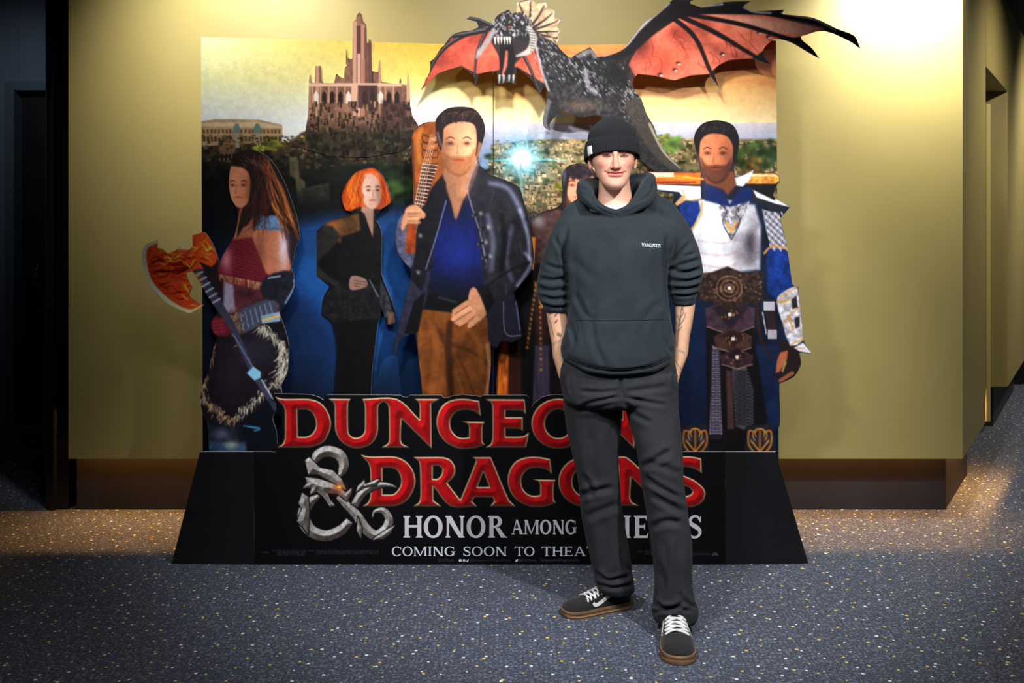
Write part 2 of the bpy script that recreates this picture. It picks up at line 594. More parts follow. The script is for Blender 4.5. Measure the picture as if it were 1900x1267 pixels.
def card(name, outline, cv, Yf, step, parent, thick=0.005, mats=None, holes=()):
    """die-cut card: printed front (grid snapped to the outline) on a board of real thickness"""
    P = np.asarray(outline, float)
    if not callable(Yf):
        yc = float(Yf); Yf = lambda x: np.full(np.shape(x), yc)
    x0, y0, x1, y1 = P[:, 0].min(), P[:, 1].min(), P[:, 0].max(), P[:, 1].max()
    nx, ny = int(math.ceil((x1 - x0) / step)) + 1, int(math.ceil((y1 - y0) / step)) + 1
    gx, gy = np.meshgrid(x0 + np.arange(nx) * step, y0 + np.arange(ny) * step)
    ins = inside(gx, gy, P)
    for h in holes:
        ins &= ~inside(gx, gy, np.asarray(h, float))
    # quads with at least one inside vertex
    q = ins[:-1, :-1] | ins[1:, :-1] | ins[:-1, 1:] | ins[1:, 1:]
    use = np.zeros(ins.shape, bool)
    use[:-1, :-1] |= q; use[1:, :-1] |= q; use[:-1, 1:] |= q; use[1:, 1:] |= q
    mv = use & ~ins
    px, py = gx[mv], gy[mv]
    best = np.full(px.shape, 1e12); bx_, by_ = px.copy(), py.copy()
    for poly_ in [P] + [np.asarray(h, float) for h in holes]:
        for i in range(len(poly_)):
            ax, ay = poly_[i]; bx, by = poly_[(i + 1) % len(poly_)]
            dx, dy = bx - ax, by - ay
            t = np.clip(((px - ax) * dx + (py - ay) * dy) / (dx * dx + dy * dy + 1e-12), 0, 1)
            cx, cy = ax + t * dx, ay + t * dy
            e = (px - cx) ** 2 + (py - cy) ** 2
            m = e < best
            best[m] = e[m]; bx_[m] = cx[m]; by_[m] = cy[m]
    gx[mv] = bx_; gy[mv] = by_
    idx = -np.ones(ins.shape, int)
    idx[use] = np.arange(use.sum())
    vx, vy = gx[use], gy[use]
    vY = Yf(vx)
    jj, ii = np.nonzero(q)
    quads = np.stack([idx[jj, ii], idx[jj + 1, ii], idx[jj + 1, ii + 1], idx[jj, ii + 1]], 1)
    V = np.stack([(vx - CX) * vY / F, vY, CZ - (vy - HY) * vY / F], 1)
    colr = lin(np.clip(cv.sample(vx, vy), 0, 1))
    # board
    oY = Yf(P[:, 0]) + 0.0008
    n = len(P)
    Bf = np.stack([(P[:, 0] - CX) * oY / F, oY, CZ - (P[:, 1] - HY) * oY / F], 1)
    Bb = Bf + np.array([0, thick, 0])
    nv = len(V)
    allV = np.concatenate([V, Bf, Bb])
    me = bpy.data.meshes.new(name)
    faces = [tuple(int(k) for k in f) for f in ()]
    area2 = 0.5 * np.sum(P[:, 0] * np.roll(P[:, 1], -1) - np.roll(P[:, 0], -1) * P[:, 1])
    ordr = list(range(n)) if area2 < 0 else list(range(n))[::-1]     # image y is down
    bf = [tuple(nv + k for k in ordr), tuple(nv + n + k for k in ordr[::-1])]
    sides = [(nv + i, nv + (i + 1) % n, nv + n + (i + 1) % n, nv + n + i) for i in range(n)]
    loops = [quads.reshape(-1)]
    starts = list(np.arange(len(quads)) * 4); tot = [4] * len(quads)
    c0 = len(quads) * 4
    for f in bf + sides:
        loops.append(np.array(f)); starts.append(c0); tot.append(len(f)); c0 += len(f)
    loops = np.concatenate(loops).astype(np.int32)
    me.vertices.add(len(allV)); me.vertices.foreach_set('co', allV.astype(np.float32).ravel())
    me.loops.add(len(loops)); me.loops.foreach_set('vertex_index', loops)
    me.polygons.add(len(starts))
    me.polygons.foreach_set('loop_start', np.array(starts, np.int32))
    mi = np.zeros(len(starts), np.int32); mi[len(quads):] = 1; mi[len(quads)] = 2; mi[len(quads) + 1] = 2
    me.polygons.foreach_set('material_index', mi)
    me.update(calc_edges=True)
    me.validate()
    for m in (mats or (M['print'], M['white_card'], M['brown_card'])):
        me.materials.append(m)
    ca = me.color_attributes.new('print', 'FLOAT_COLOR', 'POINT')
    full = np.ones((len(allV), 4), np.float32); full[:nv, :3] = colr; full[nv:, :3] = 0.5
    ca.data.foreach_set('color', full.ravel())
    return link(name, me, None, parent)


def crs(pts, n=4, ang=50.0):
    """smooth an outline but keep its sharp corners"""
    P = np.asarray(pts, float); N = len(P); out = []
    d = np.roll(P, -1, 0) - P
    a = np.degrees(np.arctan2(d[:, 1], d[:, 0]))
    turn = np.abs((a - np.roll(a, 1) + 180) % 360 - 180)
    corner = turn > ang
    for i in range(N):
        p1, p2 = P[i], P[(i + 1) % N]
        p0 = P[(i - 1) % N] if not corner[i] else p1 - (p2 - p1)
        p3 = P[(i + 2) % N] if not corner[(i + 1) % N] else p2 + (p2 - p1)
        L = np.hypot(*(p2 - p1)) + 1e-9
        # centripetal-like: limit the neighbours' pull
        p0 = p1 - (p1 - p0) * min(1, L / (np.hypot(*(p1 - p0)) + 1e-9)); p3 = p2 + (p3 - p2) * min(1, L / (np.hypot(*(p3 - p2)) + 1e-9))
        for k in range(n):
            t = k / n
            out.append(0.5 * ((2 * p1) + (-p0 + p2) * t + (2 * p0 - 5 * p1 + 4 * p2 - p3) * t * t + (-p0 + 3 * p1 - 3 * p2 + p3) * t ** 3))
    return np.array(out)
# ------------------------------------------------------------------ the cardboard film standee
standee = empty('cinema_standee', (0.0, 4.2, 0))
tag(standee, 'large cardboard film standee with painted fantasy scene and red title on black base', 'standee')
RS = np.random.RandomState(11)


def YL(x):
    return np.interp(x, [373, 915], [4.25, 4.465])


def YR(x):
    return np.interp(x, [915, 1442], [4.465, 4.40])


# ---- backdrop print
cv = Canvas(366, 15, 1452, 900)
X, Yc = cv.X, cv.Y
kx = [373, 640, 800, 915, 1100, 1300, 1440]
top = np.array([[204, 202, 152], [226, 196, 104], [244, 164, 66], [240, 150, 66], [228, 132, 76], [210, 112, 78], [180, 90, 78]]) / 255.0
mid = np.array([[208, 208, 160], [228, 214, 138], [252, 200, 108], [249, 184, 104], [248, 174, 104], [246, 172, 104], [240, 164, 100]]) / 255.0
hor = np.array([[222, 228, 230], [234, 236, 230], [255, 246, 220], [254, 228, 168], [252, 222, 165], [252, 220, 165], [250, 214, 160]]) / 255.0
g = lambda A: np.stack([np.interp(X, kx, A[:, k]) for k in range(3)], -1)
ty = np.clip((Yc - 70) / 155.0, 0, 1)[..., None]
sky = np.where(ty < 0.5, g(top) * (1 - 2 * ty) + g(mid) * 2 * ty, g(mid) * (2 - 2 * ty) + g(hor) * (2 * ty - 1))
cl = vnoise(X, Yc, 90, 4, 2, 2.2, 0.45)
sky = sky * (1 + 0.16 * (cl - 0.5) * np.clip((X - 560) / 250, 0, 1))[..., None]
cv.a[:] = sky
for (pts, w, col, al) in (
        ([(1170, 160), (1240, 168), (1340, 176)], [6, 16, 3], C(196, 128, 100), 0.55), ([(1150, 178), (1220, 176), (1300, 180)], [3, 10, 3], C(190, 124, 100), 0.5),
        ([(1330, 130), (1390, 118), (1450, 100)], [14, 34, 44], C(176, 108, 96), 0.6), ([(1290, 150), (1380, 150), (1450, 158)], [5, 10, 6], C(214, 140, 100), 0.5),
        ([(925, 182), (965, 178), (1000, 172)], [3, 9, 2], C(206, 140, 86), 0.6), ([(860, 180), (890, 170), (905, 172)], [3, 12, 3], C(226, 168, 96), 0.5),
        ([(950, 165), (985, 158), (1010, 160)], [2, 7, 2], C(210, 140, 90), 0.5), ([(1200, 190), (1320, 194), (1430, 190)], [3, 6, 3], C(240, 188, 120), 0.6),
        ([(1040, 95), (1110, 104), (1160, 96)], [4, 18, 6], C(206, 112, 92), 0.5)):
    cv.stroke(pts, w, col, al, 9)
cv.blob(800, 205, 60, 30, C(255, 250, 232), 0.6)
# sea
cv.poly([(760, 228), (1452, 228), (1452, 330), (760, 330)], lambda x, y: np.stack([np.interp(y, [228, 262, 320], [c0, c1, c2]) * (1 + 0.05 * (vnoise(x, y, 5, 2, 4, 6, 0.6) - 0.5)) for c0, c1, c2 in ((0.80, 0.62, 0.46), (0.76, 0.64, 0.54), (0.78, 0.72, 0.68))], -1), 2)
# dark land base
land = [(366, 246), (420, 252), (530, 268), (560, 245), (600, 235), (680, 250), (760, 272), (800, 290), (880, 300), (905, 318), (915, 268), (1000, 258), (1100, 258), (1250, 256), (1452, 258), (1452, 520), (366, 520)]


def landcol(x, y):
    t = np.clip((y - 255) / 90, 0, 1)
    r = np.clip((x - 880) / 60, 0, 1)
    n = vnoise(x, y, 14, 4, 6)
    L = np.array([0.34, 0.28, 0.20]) * (1 - t[..., None]) + np.array([0.055, 0.065, 0.055]) * t[..., None]
    R = np.array([0.56, 0.49, 0.36]) * (1 - t[..., None]) + np.array([0.38, 0.37, 0.27]) * t[..., None]
    return (L * (1 - r[..., None]) + R * r[..., None]) * (0.6 + 0.9 * n)[..., None]


cv.poly(land, landcol, 3)
# long arcaded hall on the left horizon
cv.poly([(366, 226), (400, 221), (480, 222), (524, 232), (524, 262), (366, 272)], C(166, 140, 108), 1.5, tex=0.12, tscale=5)
cv.poly([(366, 228), (480, 226), (524, 234), (524, 238), (366, 234)], C(196, 172, 140), 1.0)
for k in range(22):
    cv.rect(370 + k * 7, 240 + (k > 14), 373 + k * 7, 247, C(100, 80, 60))
    cv.rect(370 + k * 7, 253, 374 + k * 7, 262, C(84, 66, 50))
for bx in (439, 477):
    cv.poly([(bx - 8, 247), (bx - 6, 236), (bx - 2, 229), (bx + 3, 229), (bx + 7, 238), (bx + 8, 247)], C(104, 122, 118), 1.2)
    cv.rect(bx - 5, 247, bx + 5, 274, C(150, 138, 118))
cv.poly([(405, 280), (408, 266), (422, 255), (436, 266), (440, 280)], C(124, 92, 78), 1.2)
cv.rect(407, 280, 439, 306, C(110, 92, 72))
for k in range(4):
    cv.rect(411 + k * 7, 286, 414 + k * 7, 298, C(40, 32, 26))
# town: many small roofs and walls, dimmer towards the left valley
for i in range(2300):
    if i % 2:
        x = RS.uniform(905, 1450); y = 262 + 150 * RS.rand() ** 1.3
    else:
        x = RS.uniform(372, 905); y = 250 + 170 * RS.rand() ** 1.2
        if 760 < x < 905 and y < 300:
            continue
    sz = 0.5 + (y - 250) / 110.0
    w = RS.uniform(4, 12) * sz; h = RS.uniform(3, 7) * sz
    if x > 905:
        br = 1.0 - 0.30 * np.clip((y - 330) / 80, 0, 1)
    else:
        br = np.clip(1.0 - (y - 262) / 80.0, 0.13, 1) * (0.9 if x > 540 else 0.8)
        br *= RS.uniform(0.5, 1.15)
    wall = np.array([0.72, 0.62, 0.46]) * RS.uniform(0.75, 1.15) * br
    roof = (np.array([0.40, 0.35, 0.29]) if RS.rand() < 0.7 else np.array([0.50, 0.36, 0.28])) * RS.uniform(0.6, 1.1) * br
    if RS.rand() < (0.30 if x < 905 else 0.15):
        gc = np.array([0.30, 0.36, 0.14]) * RS.uniform(0.4, 1.1) * max(br, 0.25)
        cv.blob(x, y, w * 0.8, h * 0.9, gc, 0.85, 3)
    else:
        cv.rect(x, y, x + w, y + h, wall)
        cv.poly([(x - 1, y), (x + w * 0.5, y - h * 0.7), (x + w + 1, y)], roof, 0.8)
        if w > 7:
            cv.rect(x + w * 0.3, y + h * 0.35, x + w * 0.42, y + h * 0.8, wall * 0.35)
for (tx, ty_, r1, r2, gc) in ((1250, 268, 20, 16, C(84, 110, 50)), (1420, 285, 26, 24, C(52, 76, 38)), (1385, 295, 22, 26, C(60, 78, 34)), (1400, 315, 20, 20, C(120, 96, 40)), (1050, 345, 22, 8, C(140, 140, 40)), (1230, 255, 14, 9, C(110, 116, 60)),
                              (700, 330, 50, 26, C(26, 44, 26)), (745, 350, 34, 26, C(56, 78, 36)), (590, 255, 28, 14, C(106, 100, 46)), (505, 268, 22, 10, C(120, 120, 50)), (480, 275, 10, 8, C(150, 150, 60)), (640, 320, 60, 20, C(24, 32, 22))):
    for k in range(26):
        a_, q = RS.uniform(0, 6.28), RS.rand() ** 0.5
        cv.blob(tx + math.cos(a_) * q * r1, ty_ + math.sin(a_) * q * r2, r1 * 0.28, r2 * 0.28, gc * RS.uniform(0.55, 1.35), 0.8, 3)
# stone wall descending through the valley
cv.poly([(536, 290), (552, 292), (556, 330), (566, 336), (566, 380), (552, 376), (548, 332), (538, 326)], C(92, 84, 66), 2, tex=0.3)
cv.poly([(560, 350), (610, 338), (612, 372), (566, 384)], C(58, 54, 44), 2, tex=0.4, tscale=5)
# dark bank then blue floor
bank = [(366, 360), (470, 352), (560, 362), (640, 380), (720, 376), (790, 372), (905, 380), (985, 400), (1050, 410), (1452, 400), (1452, 900), (366, 900)]
cv.poly(bank, C(12, 18, 26), 40, 0.94)


def bluecol(x, y):
    n = vnoise(x, y, 60, 3, 9)
    k = np.interp(y, [400, 520, 650, 740, 850], [0.75, 1.0, 0.72, 0.42, 0.36]) * np.interp(x, [370, 470, 560, 700, 1440], [0.35, 0.55, 0.95, 1.0, 0.95])
    ln = 0.94 + 0.12 * vnoise(x, y, 3, 2, 12, 9, 0.5)
    return np.stack([0.14 * k, 0.36 * k, 0.60 * k], -1) * (0.8 + 0.4 * n)[..., None] * ln[..., None]


cv.poly([(366, 440), (470, 430), (545, 415), (600, 402), (690, 395), (760, 385), (900, 390), (1000, 420), (1452, 430), (1452, 900), (366, 900)], bluecol, 30)
cv.poly([(400, 500), (540, 520), (640, 640), (560, 760), (366, 700)], C(10, 18, 44), 40, 0.35)
# star burst of blue light over the town
for k in range(46):
    a_ = RS.uniform(0, 6.28); L = RS.uniform(14, 46)
    p1 = (968 + math.cos(a_) * L, 294 + math.sin(a_) * L * 0.95)
    pm = (968 + math.cos(a_ + 0.3) * L * 0.5, 294 + math.sin(a_ + 0.3) * L * 0.5)
    cv.stroke([(968, 294), pm, p1], [4, 2, 0.6], C(150, 225, 255), 0.55, 2.5)
cv.blob(968, 294, 44, 40, C(40, 150, 215), 0.5)
cv.stroke([(905, 298), (968, 296), (1050, 297)], [1, 4, 1], C(120, 225, 235), 0.7, 3)
cv.blob(968, 294, 20, 19, C(235, 250, 255), 1.0, 2.6)
cv.stroke([(966, 305), (968, 350), (972, 420)], 5, C(120, 150, 150), 0.7, 2)
cv.stroke([(372, 656), (900, 656), (1445, 656)], 1.0, C(70, 110, 170), 0.5, 1.2, 0)
cv.grain(0.04, 2.2)
outL = np.array([(373, 68), (500, 72), (640, 76), (780, 80.5), (914.4, 84), (914.4, 890), (640, 890), (376, 890), (375, 500)], float)
outR = np.array([(915.8, 84), (1100, 83), (1300, 79), (1440, 75), (1443, 480), (1445, 890), (1200, 890), (915.8, 890)], float)
card('backdrop_panel', outL, cv, YL, 1.9, standee, 0.008)
card('backdrop_panel', outR, cv, YR, 1.9, standee, 0.008)

# ---- castle on its crag (raised die-cut)
cc = Canvas(555, 15, 785, 320, C(120, 92, 76))
cc.a[:] = (np.array([0.50, 0.38, 0.32]) * (0.62 + 0.75 * vnoise(cc.X, cc.Y, 10, 4, 5))[..., None])
cc.poly([(555, 235), (785, 235), (785, 330), (555, 330)], C(58, 50, 38), 30, 0.85, tex=0.6, tscale=7)
cc.poly([(655, 30), (681, 45), (681, 90), (672, 150), (700, 160), (700, 210), (660, 210)], C(150, 112, 96), 8, 0.7)
for (a, b, t, c) in ((655.5, 662, 40, C(206, 158, 136)), (662, 670, 48, C(92, 62, 54)), (670, 676, 46, C(190, 142, 122)), (676, 681, 52, C(112, 80, 72)),
                     (656, 661, 95, C(196, 150, 130)), (664, 668, 100, C(226, 180, 156)), (672, 677, 110, C(170, 124, 108)), (683, 689, 80, C(104, 76, 70)), (690, 692, 82, C(70, 50, 48)),
                     (586, 592, 122, C(196, 150, 130)), (592, 597, 124, C(132, 98, 84)), (573, 577, 138, C(176, 134, 116)), (703, 707, 112, C(190, 146, 126)), (741, 745, 148, C(120, 88, 78)), (755, 760, 142, C(206, 158, 132))):
    cc.rect(a, t, b, 215, c, 0.85)
cc.rect(573, 155, 745, 160, C(214, 172, 150))
for k in range(11):
    ax = 582 + k * 15
    if 650 < ax < 668:
        continue
    cc.poly([(ax, 192), (ax, 176), (ax + 4.5, 168), (ax + 9, 176), (ax + 9, 192)], C(52, 38, 36) if k % 4 else C(232, 212, 196), 0.9)
    cc.stroke([(ax - 2, 190), (ax - 2, 160)], 2.0, C(206, 162, 140), 0.9, 0.8, 0)
cc.poly([(652, 158), (664, 158), (662, 196), (650, 196)], C(216, 170, 146), 1)
cc.poly([(664, 158), (700, 158), (700, 205), (664, 200)], C(70, 50, 50), 2, 0.8)
for i in range(260):
    x, y = RS.uniform(572, 766), 186 + 110 * RS.rand()
    k_ = 0.55 + 0.45 * RS.rand()
    dim = np.clip(1.15 - (y - 185) / 110, 0.28, 1)
    w, h = RS.uniform(3, 9), RS.uniform(4, 12)
    cc.rect(x, y, x + w, y + h, np.array([0.72, 0.57, 0.46]) * k_ * dim * (0.55 if x > 700 else 1.0), 0.85)
    cc.rect(x + w * 0.65, y, x + w, y + h, np.array([0.22, 0.17, 0.14]) * dim, 0.85)
    if RS.rand() < 0.5:
        cc.rect(x + 1, y + 2, x + 2.5, y + 4.5, C(34, 26, 24), 0.9)
for i in range(60):
    cc.blob(RS.uniform(565, 770), 245 + 40 * RS.rand(), 6, 4, C(52, 54, 28) * RS.uniform(0.5, 1.4), 0.8, 3)
cc.poly([(708, 186), (760, 190), (768, 235), (700, 235)], C(66, 46, 42), 10, 0.6)
castle_o = [(566, 246), (572, 210), (573, 150), (575, 136), (577.5, 150), (578, 154), (584, 154), (585, 122), (595, 122), (597, 150), (600, 154), (620, 154), (624, 136), (630, 142), (638, 146), (640, 124),
            (646, 122), (642, 118), (642.5, 90), (645, 108), (654, 110), (655, 40), (660, 38), (662, 28), (667, 22), (672, 28), (674, 40), (680, 46), (681, 88), (683, 88), (684, 74), (686, 72), (689, 76),
            (690, 132), (702, 134), (703.5, 112), (705, 111), (706.5, 130), (708, 152), (740, 156), (742, 146), (744, 146), (745, 156), (755, 158), (756, 140), (758, 139), (760, 160), (761, 196), (765, 215), (776, 232), (776, 262), (740, 282), (680, 292), (610, 290), (566, 276)]
card('castle_cutout', castle_o, cc, lambda x: YL(x) - 0.0055, 1.4, standee, 0.004)


# ---- figures: plain generic adventurers in the print's colours
def face(c, x, y, w, h, skin, turn=0.0, beard=None, light=1):
    c.poly([(x - w * .5, y - h * .25), (x - w * .48, y + h * .12), (x - w * .30, y + h * .40), (x, y + h * .52), (x + w * .30, y + h * .40), (x + w * .48, y + h * .12), (x + w * .5, y - h * .25), (x + w * .3, y - h * .5), (x - w * .3, y - h * .5)], skin, 2, smooth=4)
    c.blob(x + light * w * .30, y + h * .05, w * .22, h * .40, skin * 1.22, 0.75)
    c.blob(x - light * w * .38, y + h * .12, w * .18, h * .42, skin * 0.55, 0.6)
    ox = turn * w * .16
    for s_ in (-1, 1):
        c.stroke([(x + ox + s_ * w * .12, y - h * .10), (x + ox + s_ * w * .24, y - h * .13), (x + ox + s_ * w * .36, y - h * .09)], [1.5, 2.4, 1.2], skin * 0.28, 0.85, 1.3)
        c.blob(x + ox + s_ * w * .23, y - h * .02, w * .10, h * .035, skin * 0.3, 0.85)
    c.stroke([(x + ox * 1.4 - w * .02, y - h * .02), (x + ox * 1.6 - w * .04, y + h * .16)], [1.2, 3.0], skin * 0.68, 0.6, 2)
    c.stroke([(x + ox - w * .16, y + h * .27), (x + ox, y + h * .26), (x + ox + w * .16, y + h * .27)], [1.4, 2.6, 1.4], skin * np.array([0.72, 0.45, 0.42]), 0.85, 1.4)
    if beard is not None:
        c.poly([(x - w * .47, y + h * .06), (x - w * .30, y + h * .20), (x, y + h * .20), (x + w * .30, y + h * .20), (x + w * .47, y + h * .06), (x + w * .34, y + h * .42), (x, y + h * .56), (x - w * .34, y + h * .42)], beard, 5, 0.55, smooth=3)
        c.stroke([(x + ox - w * .15, y + h * .28), (x + ox + w * .15, y + h * .28)], 2.2, skin * np.array([0.85, 0.5, 0.46]), 0.9, 1.2, 0)


def streaks(c, pts_fn, n, cols, w=(1, 3), al=0.5, fe=2, seed=1):
    r = np.random.RandomState(seed)
    for i in range(n):
        c.stroke(pts_fn(r), [0.6, r.uniform(*w), 0.6], cols[r.randint(len(cols))], al * r.uniform(0.5, 1.2), fe)


# 1) fur-skirted warrior at the left, with a flame-coloured axe
c1 = Canvas(255, 265, 575, 900, C(40, 30, 32))
c1.poly([(372, 620), (560, 560), (560, 900), (372, 900)], C(22, 22, 28), 20, tex=0.4)
c1.poly([(378, 690), (395, 640), (420, 622), (500, 612), (528, 640), (528, 700), (500, 770), (440, 790), (390, 775)], C(30, 24, 30), 4, smooth=4, tex=0.25)
c1.blob(470, 650, 40, 30, C(52, 48, 64), 0.7); c1.blob(430, 690, 28, 44, C(46, 36, 46), 0.7)
for (a, b) in (((396, 632), (372, 735)), ((372, 735), (430, 782)), ((430, 782), (520, 700)), ((520, 700), (524, 640)), ((524, 640), (484, 604)), ((532, 640), (526, 725))):
    for i in range(90):
        t = RS.rand(); x = a[0] + (b[0] - a[0]) * t + RS.normal(0, 4); y = a[1] + (b[1] - a[1]) * t + RS.normal(0, 4)
        c1.stroke([(x, y), (x + RS.normal(-1, 4), y + RS.uniform(4, 12))], [2.2, 0.6], (C(206, 196, 176) if x > 440 else C(176, 146, 116)) * RS.uniform(0.45, 1.05), 0.8, 1.2, 0)
c1.poly([(383, 785), (395, 790), (440, 792), (445, 850), (386, 850)], C(34, 36, 46), 4, tex=0.4); c1.blob(412, 805, 14, 10, C(84, 90, 106), 0.8)
c1.poly([(388, 818), (440, 822), (465, 816), (468, 850), (388, 850)], C(50, 72, 96), 4, 0.8, tex=0.5, tscale=10); c1.blob(430, 826, 12, 8, C(150, 150, 130), 0.7)
c1.poly([(450, 780), (500, 740), (512, 780), (512, 850), (460, 850)], C(14, 18, 28), 5)
c1.stroke([(452, 790), (480, 795), (470, 800)], [2, 6, 1], C(70, 120, 156), 0.8, 2)
c1.poly([(412, 512), (480, 530), (520, 520), (518, 590), (470, 610), (414, 590)], C(74, 40, 46), 4, tex=0.35, tscale=14)        # waist
c1.poly([(416, 520), (432, 522), (436, 578), (414, 584)], C(150, 146, 168), 5, 0.8)
c1.poly([(418, 468), (436, 438), (470, 436), (490, 470), (500, 520), (440, 530), (404, 508)], C(104, 34, 44), 4, smooth=3)      # red top
for k in range(12):
    c1.stroke([(408 + k * 1.4, 506 - k * 6), (450, 514 - k * 6), (494, 524 - k * 5)], 1.4, C(58, 14, 24), 0.6, 1.4)
c1.blob(420, 482, 10, 22, C(206, 140, 150), 0.7)
for i in range(60):
    x = RS.uniform(408, 490); c1.stroke([(x, 510 + (x - 408) * .2), (x + RS.normal(0, 3), 521 + (x - 408) * .22)], [2.5, 0.6], C(176, 130, 96) * RS.uniform(.5, 1.1), 0.85, 1.2, 0)
skin = C(176, 110, 84)
c1.poly([(446, 385), (470, 390), (470, 440), (430, 445), (440, 410)], skin * 0.8, 4)
c1.poly([(468, 430), (505, 424), (524, 432), (534, 470), (538, 505), (500, 512), (484, 480)], skin * 0.95, 4, smooth=3)          # upper arm
c1.blob(526, 460, 9, 36, C(226, 196, 214), 0.75); c1.blob(482, 462, 10, 28, skin * 0.55, 0.6)
c1.poly([(486, 398), (512, 400), (528, 425), (505, 428), (470, 424)], C(88, 112, 142), 4, tex=0.3)                                # shoulder plate
c1.poly([(495, 512), (540, 502), (547, 530), (530, 566), (500, 560), (484, 540)], C(34, 34, 44), 4, smooth=3, tex=0.3)            # elbow guard
c1.stroke([(545, 520), (546, 532), (530, 562)], 4, C(110, 136, 170), 0.8, 2); c1.stroke([(498, 516), (520, 512)], 3, C(170, 170, 180), .7, 1.5)
c1.poly([(424, 600), (450, 572), (500, 556), (516, 572), (470, 610), (432, 622)], C(66, 70, 84), 4, smooth=3)                      # forearm
for k in range(7):
    c1.stroke([(446 + k * 9, 582 - k * 3.5), (452 + k * 9, 612 - k * 5)], 2, C(120, 140, 168), 0.7, 1.5)
for i in range(90):
    x, y = RS.normal(440, 7), RS.normal(596, 16); c1.stroke([(x, y), (x + RS.normal(-3, 4), y + RS.uniform(3, 9))], [2.4, .6], C(140, 110, 86) * RS.uniform(.4, 1.1), .8, 1.2, 0)
c1.poly([(484, 586), (520, 578), (520, 596), (486, 600)], C(120, 140, 160), 2); c1.stroke([(488, 594), (518, 586)], 4, C(206, 160, 70), .9, 1.5, 0)
c1.poly([(392, 596), (400, 588), (430, 590), (432, 616), (410, 624), (395, 616)], C(96, 32, 44), 3, smooth=3, tex=0.3)            # gauntlet
for k in range(4):
    c1.stroke([(396, 597 + k * 6.5), (414, 595 + k * 6.5)], 4.5, C(140, 58, 66), .55, 2, 0)
hair = C(40, 28, 24)
c1.poly([(448, 280), (470, 278), (500, 294), (524, 330), (540, 372), (552, 408), (556, 440), (535, 430), (520, 400), (490, 400), (466, 395), (452, 420), (440, 440), (446, 400), (458, 360), (452, 330), (430, 318), (432, 296)], hair, 3, smooth=4)
face(c1, 446, 345, 44, 78, skin * 1.05, -0.6, None, -1)
c1.poly([(428, 306), (432, 290), (455, 278), (480, 290), (480, 350), (470, 400), (452, 420), (462, 370), (464, 330), (452, 312)], hair, 3, smooth=4)
streaks(c1, lambda r: [(r.uniform(480, 500), r.uniform(286, 310)), (r.uniform(500, 528), r.uniform(340, 380)), (r.uniform(520, 556), r.uniform(410, 450))], 60, [C(150, 84, 44), C(96, 60, 40), C(190, 120, 70), C(24, 16, 16)], (1, 3.5), 0.6, 1.6, 4)
streaks(c1, lambda r: [(r.uniform(462, 500), r.uniform(300, 330)), (r.uniform(470, 505), r.uniform(360, 390)), (r.uniform(446, 500), r.uniform(400, 436))], 40, [C(20, 14, 14), C(84, 40, 34), C(60, 36, 30)], (1, 3), 0.6, 1.6, 5)
streaks(c1, lambda r: [(r.uniform(432, 480), r.uniform(284, 300)), (r.uniform(450, 490), r.uniform(296, 320))], 26, [C(20, 16, 16), C(110, 80, 66)], (1, 2.5), .6, 1.4, 6)
# axe
c1.stroke([(362, 498), (392, 545), (430, 605), (470, 690), (512, 760)], [15, 17, 12, 11, 8], C(60, 60, 74), 1, 1.5)
for k in range(6):
    c1.stroke([(362 + k * 6.5, 512 + k * 10), (376 + k * 6.5, 504 + k * 10)], 3, C(176, 178, 196), .8, 1.5, 0)
c1.stroke([(434, 622), (474, 690)], 3, C(110, 140, 180), .5, 2, 0)
c1.poly([(458, 692), (470, 680), (484, 690), (484, 700), (472, 706)], C(120, 170, 206), 2)
c1.stroke([(486, 705), (512, 750)], 3, C(190, 200, 220), .7, 2, 0)
blade = [(293, 445), (271, 453), (264, 468), (264, 487), (269, 506), (278, 528), (293, 549), (316, 566), (352, 582), (378, 566), (366, 560), (350, 548), (357, 533), (350, 520), (345, 506), (357, 503), (366, 498), (378, 499), (369, 484), (392, 495), (404, 478), (396, 456), (388, 441), (379, 430), (357, 437), (358, 457), (349, 465), (335, 455), (325, 465), (312, 470), (302, 462), (292, 460)]
c1.poly(blade, C(206, 74, 34), 2, smooth=2)
streaks(c1, lambda r: (lambda x, y: [(x - 16, y + r.normal(0, 4)), (x, y + r.normal(0, 5)), (x + 16, y + r.normal(0, 4))])(r.uniform(286, 345), r.uniform(478, 552)), 70, [C(110, 20, 20), C(206, 70, 36), C(60, 12, 14)], (1.5, 4), .7, 1.6, 8)
streaks(c1, lambda r: (lambda x, y: [(x - 8, y + r.normal(0, 4)), (x, y + r.normal(0, 5)), (x + 9, y + r.normal(0, 6))])(r.uniform(300, 392), r.uniform(440, 490)), 80, [C(240, 150, 40), C(206, 84, 30), C(250, 196, 80), C(110, 30, 20)], (1.5, 4), .75, 1.6, 9)
streaks(c1, lambda r: (lambda x, y: [(x - 6, y + r.normal(0, 4)), (x + 6, y + r.normal(0, 5))])(r.uniform(340, 372), r.uniform(500, 575)), 30, [C(246, 176, 50), C(230, 120, 30)], (2, 4), .75, 1.6, 10)
c1.stroke([(292, 448), (270, 458), (268, 488), (280, 526), (316, 562), (352, 578), (374, 567)], [6, 9, 9, 9, 9, 8, 3], C(238, 206, 150), .95, 2)
c1.stroke([(270, 458), (266, 488), (277, 524), (314, 563)], 3, C(255, 246, 230), .7, 2)
c1.blob(340, 458, 9, 5, C(246, 236, 220), .9)
c1.a = np.clip(c1.a * 1.22 + 0.012, 0, 1)
c1.grain(0.05)
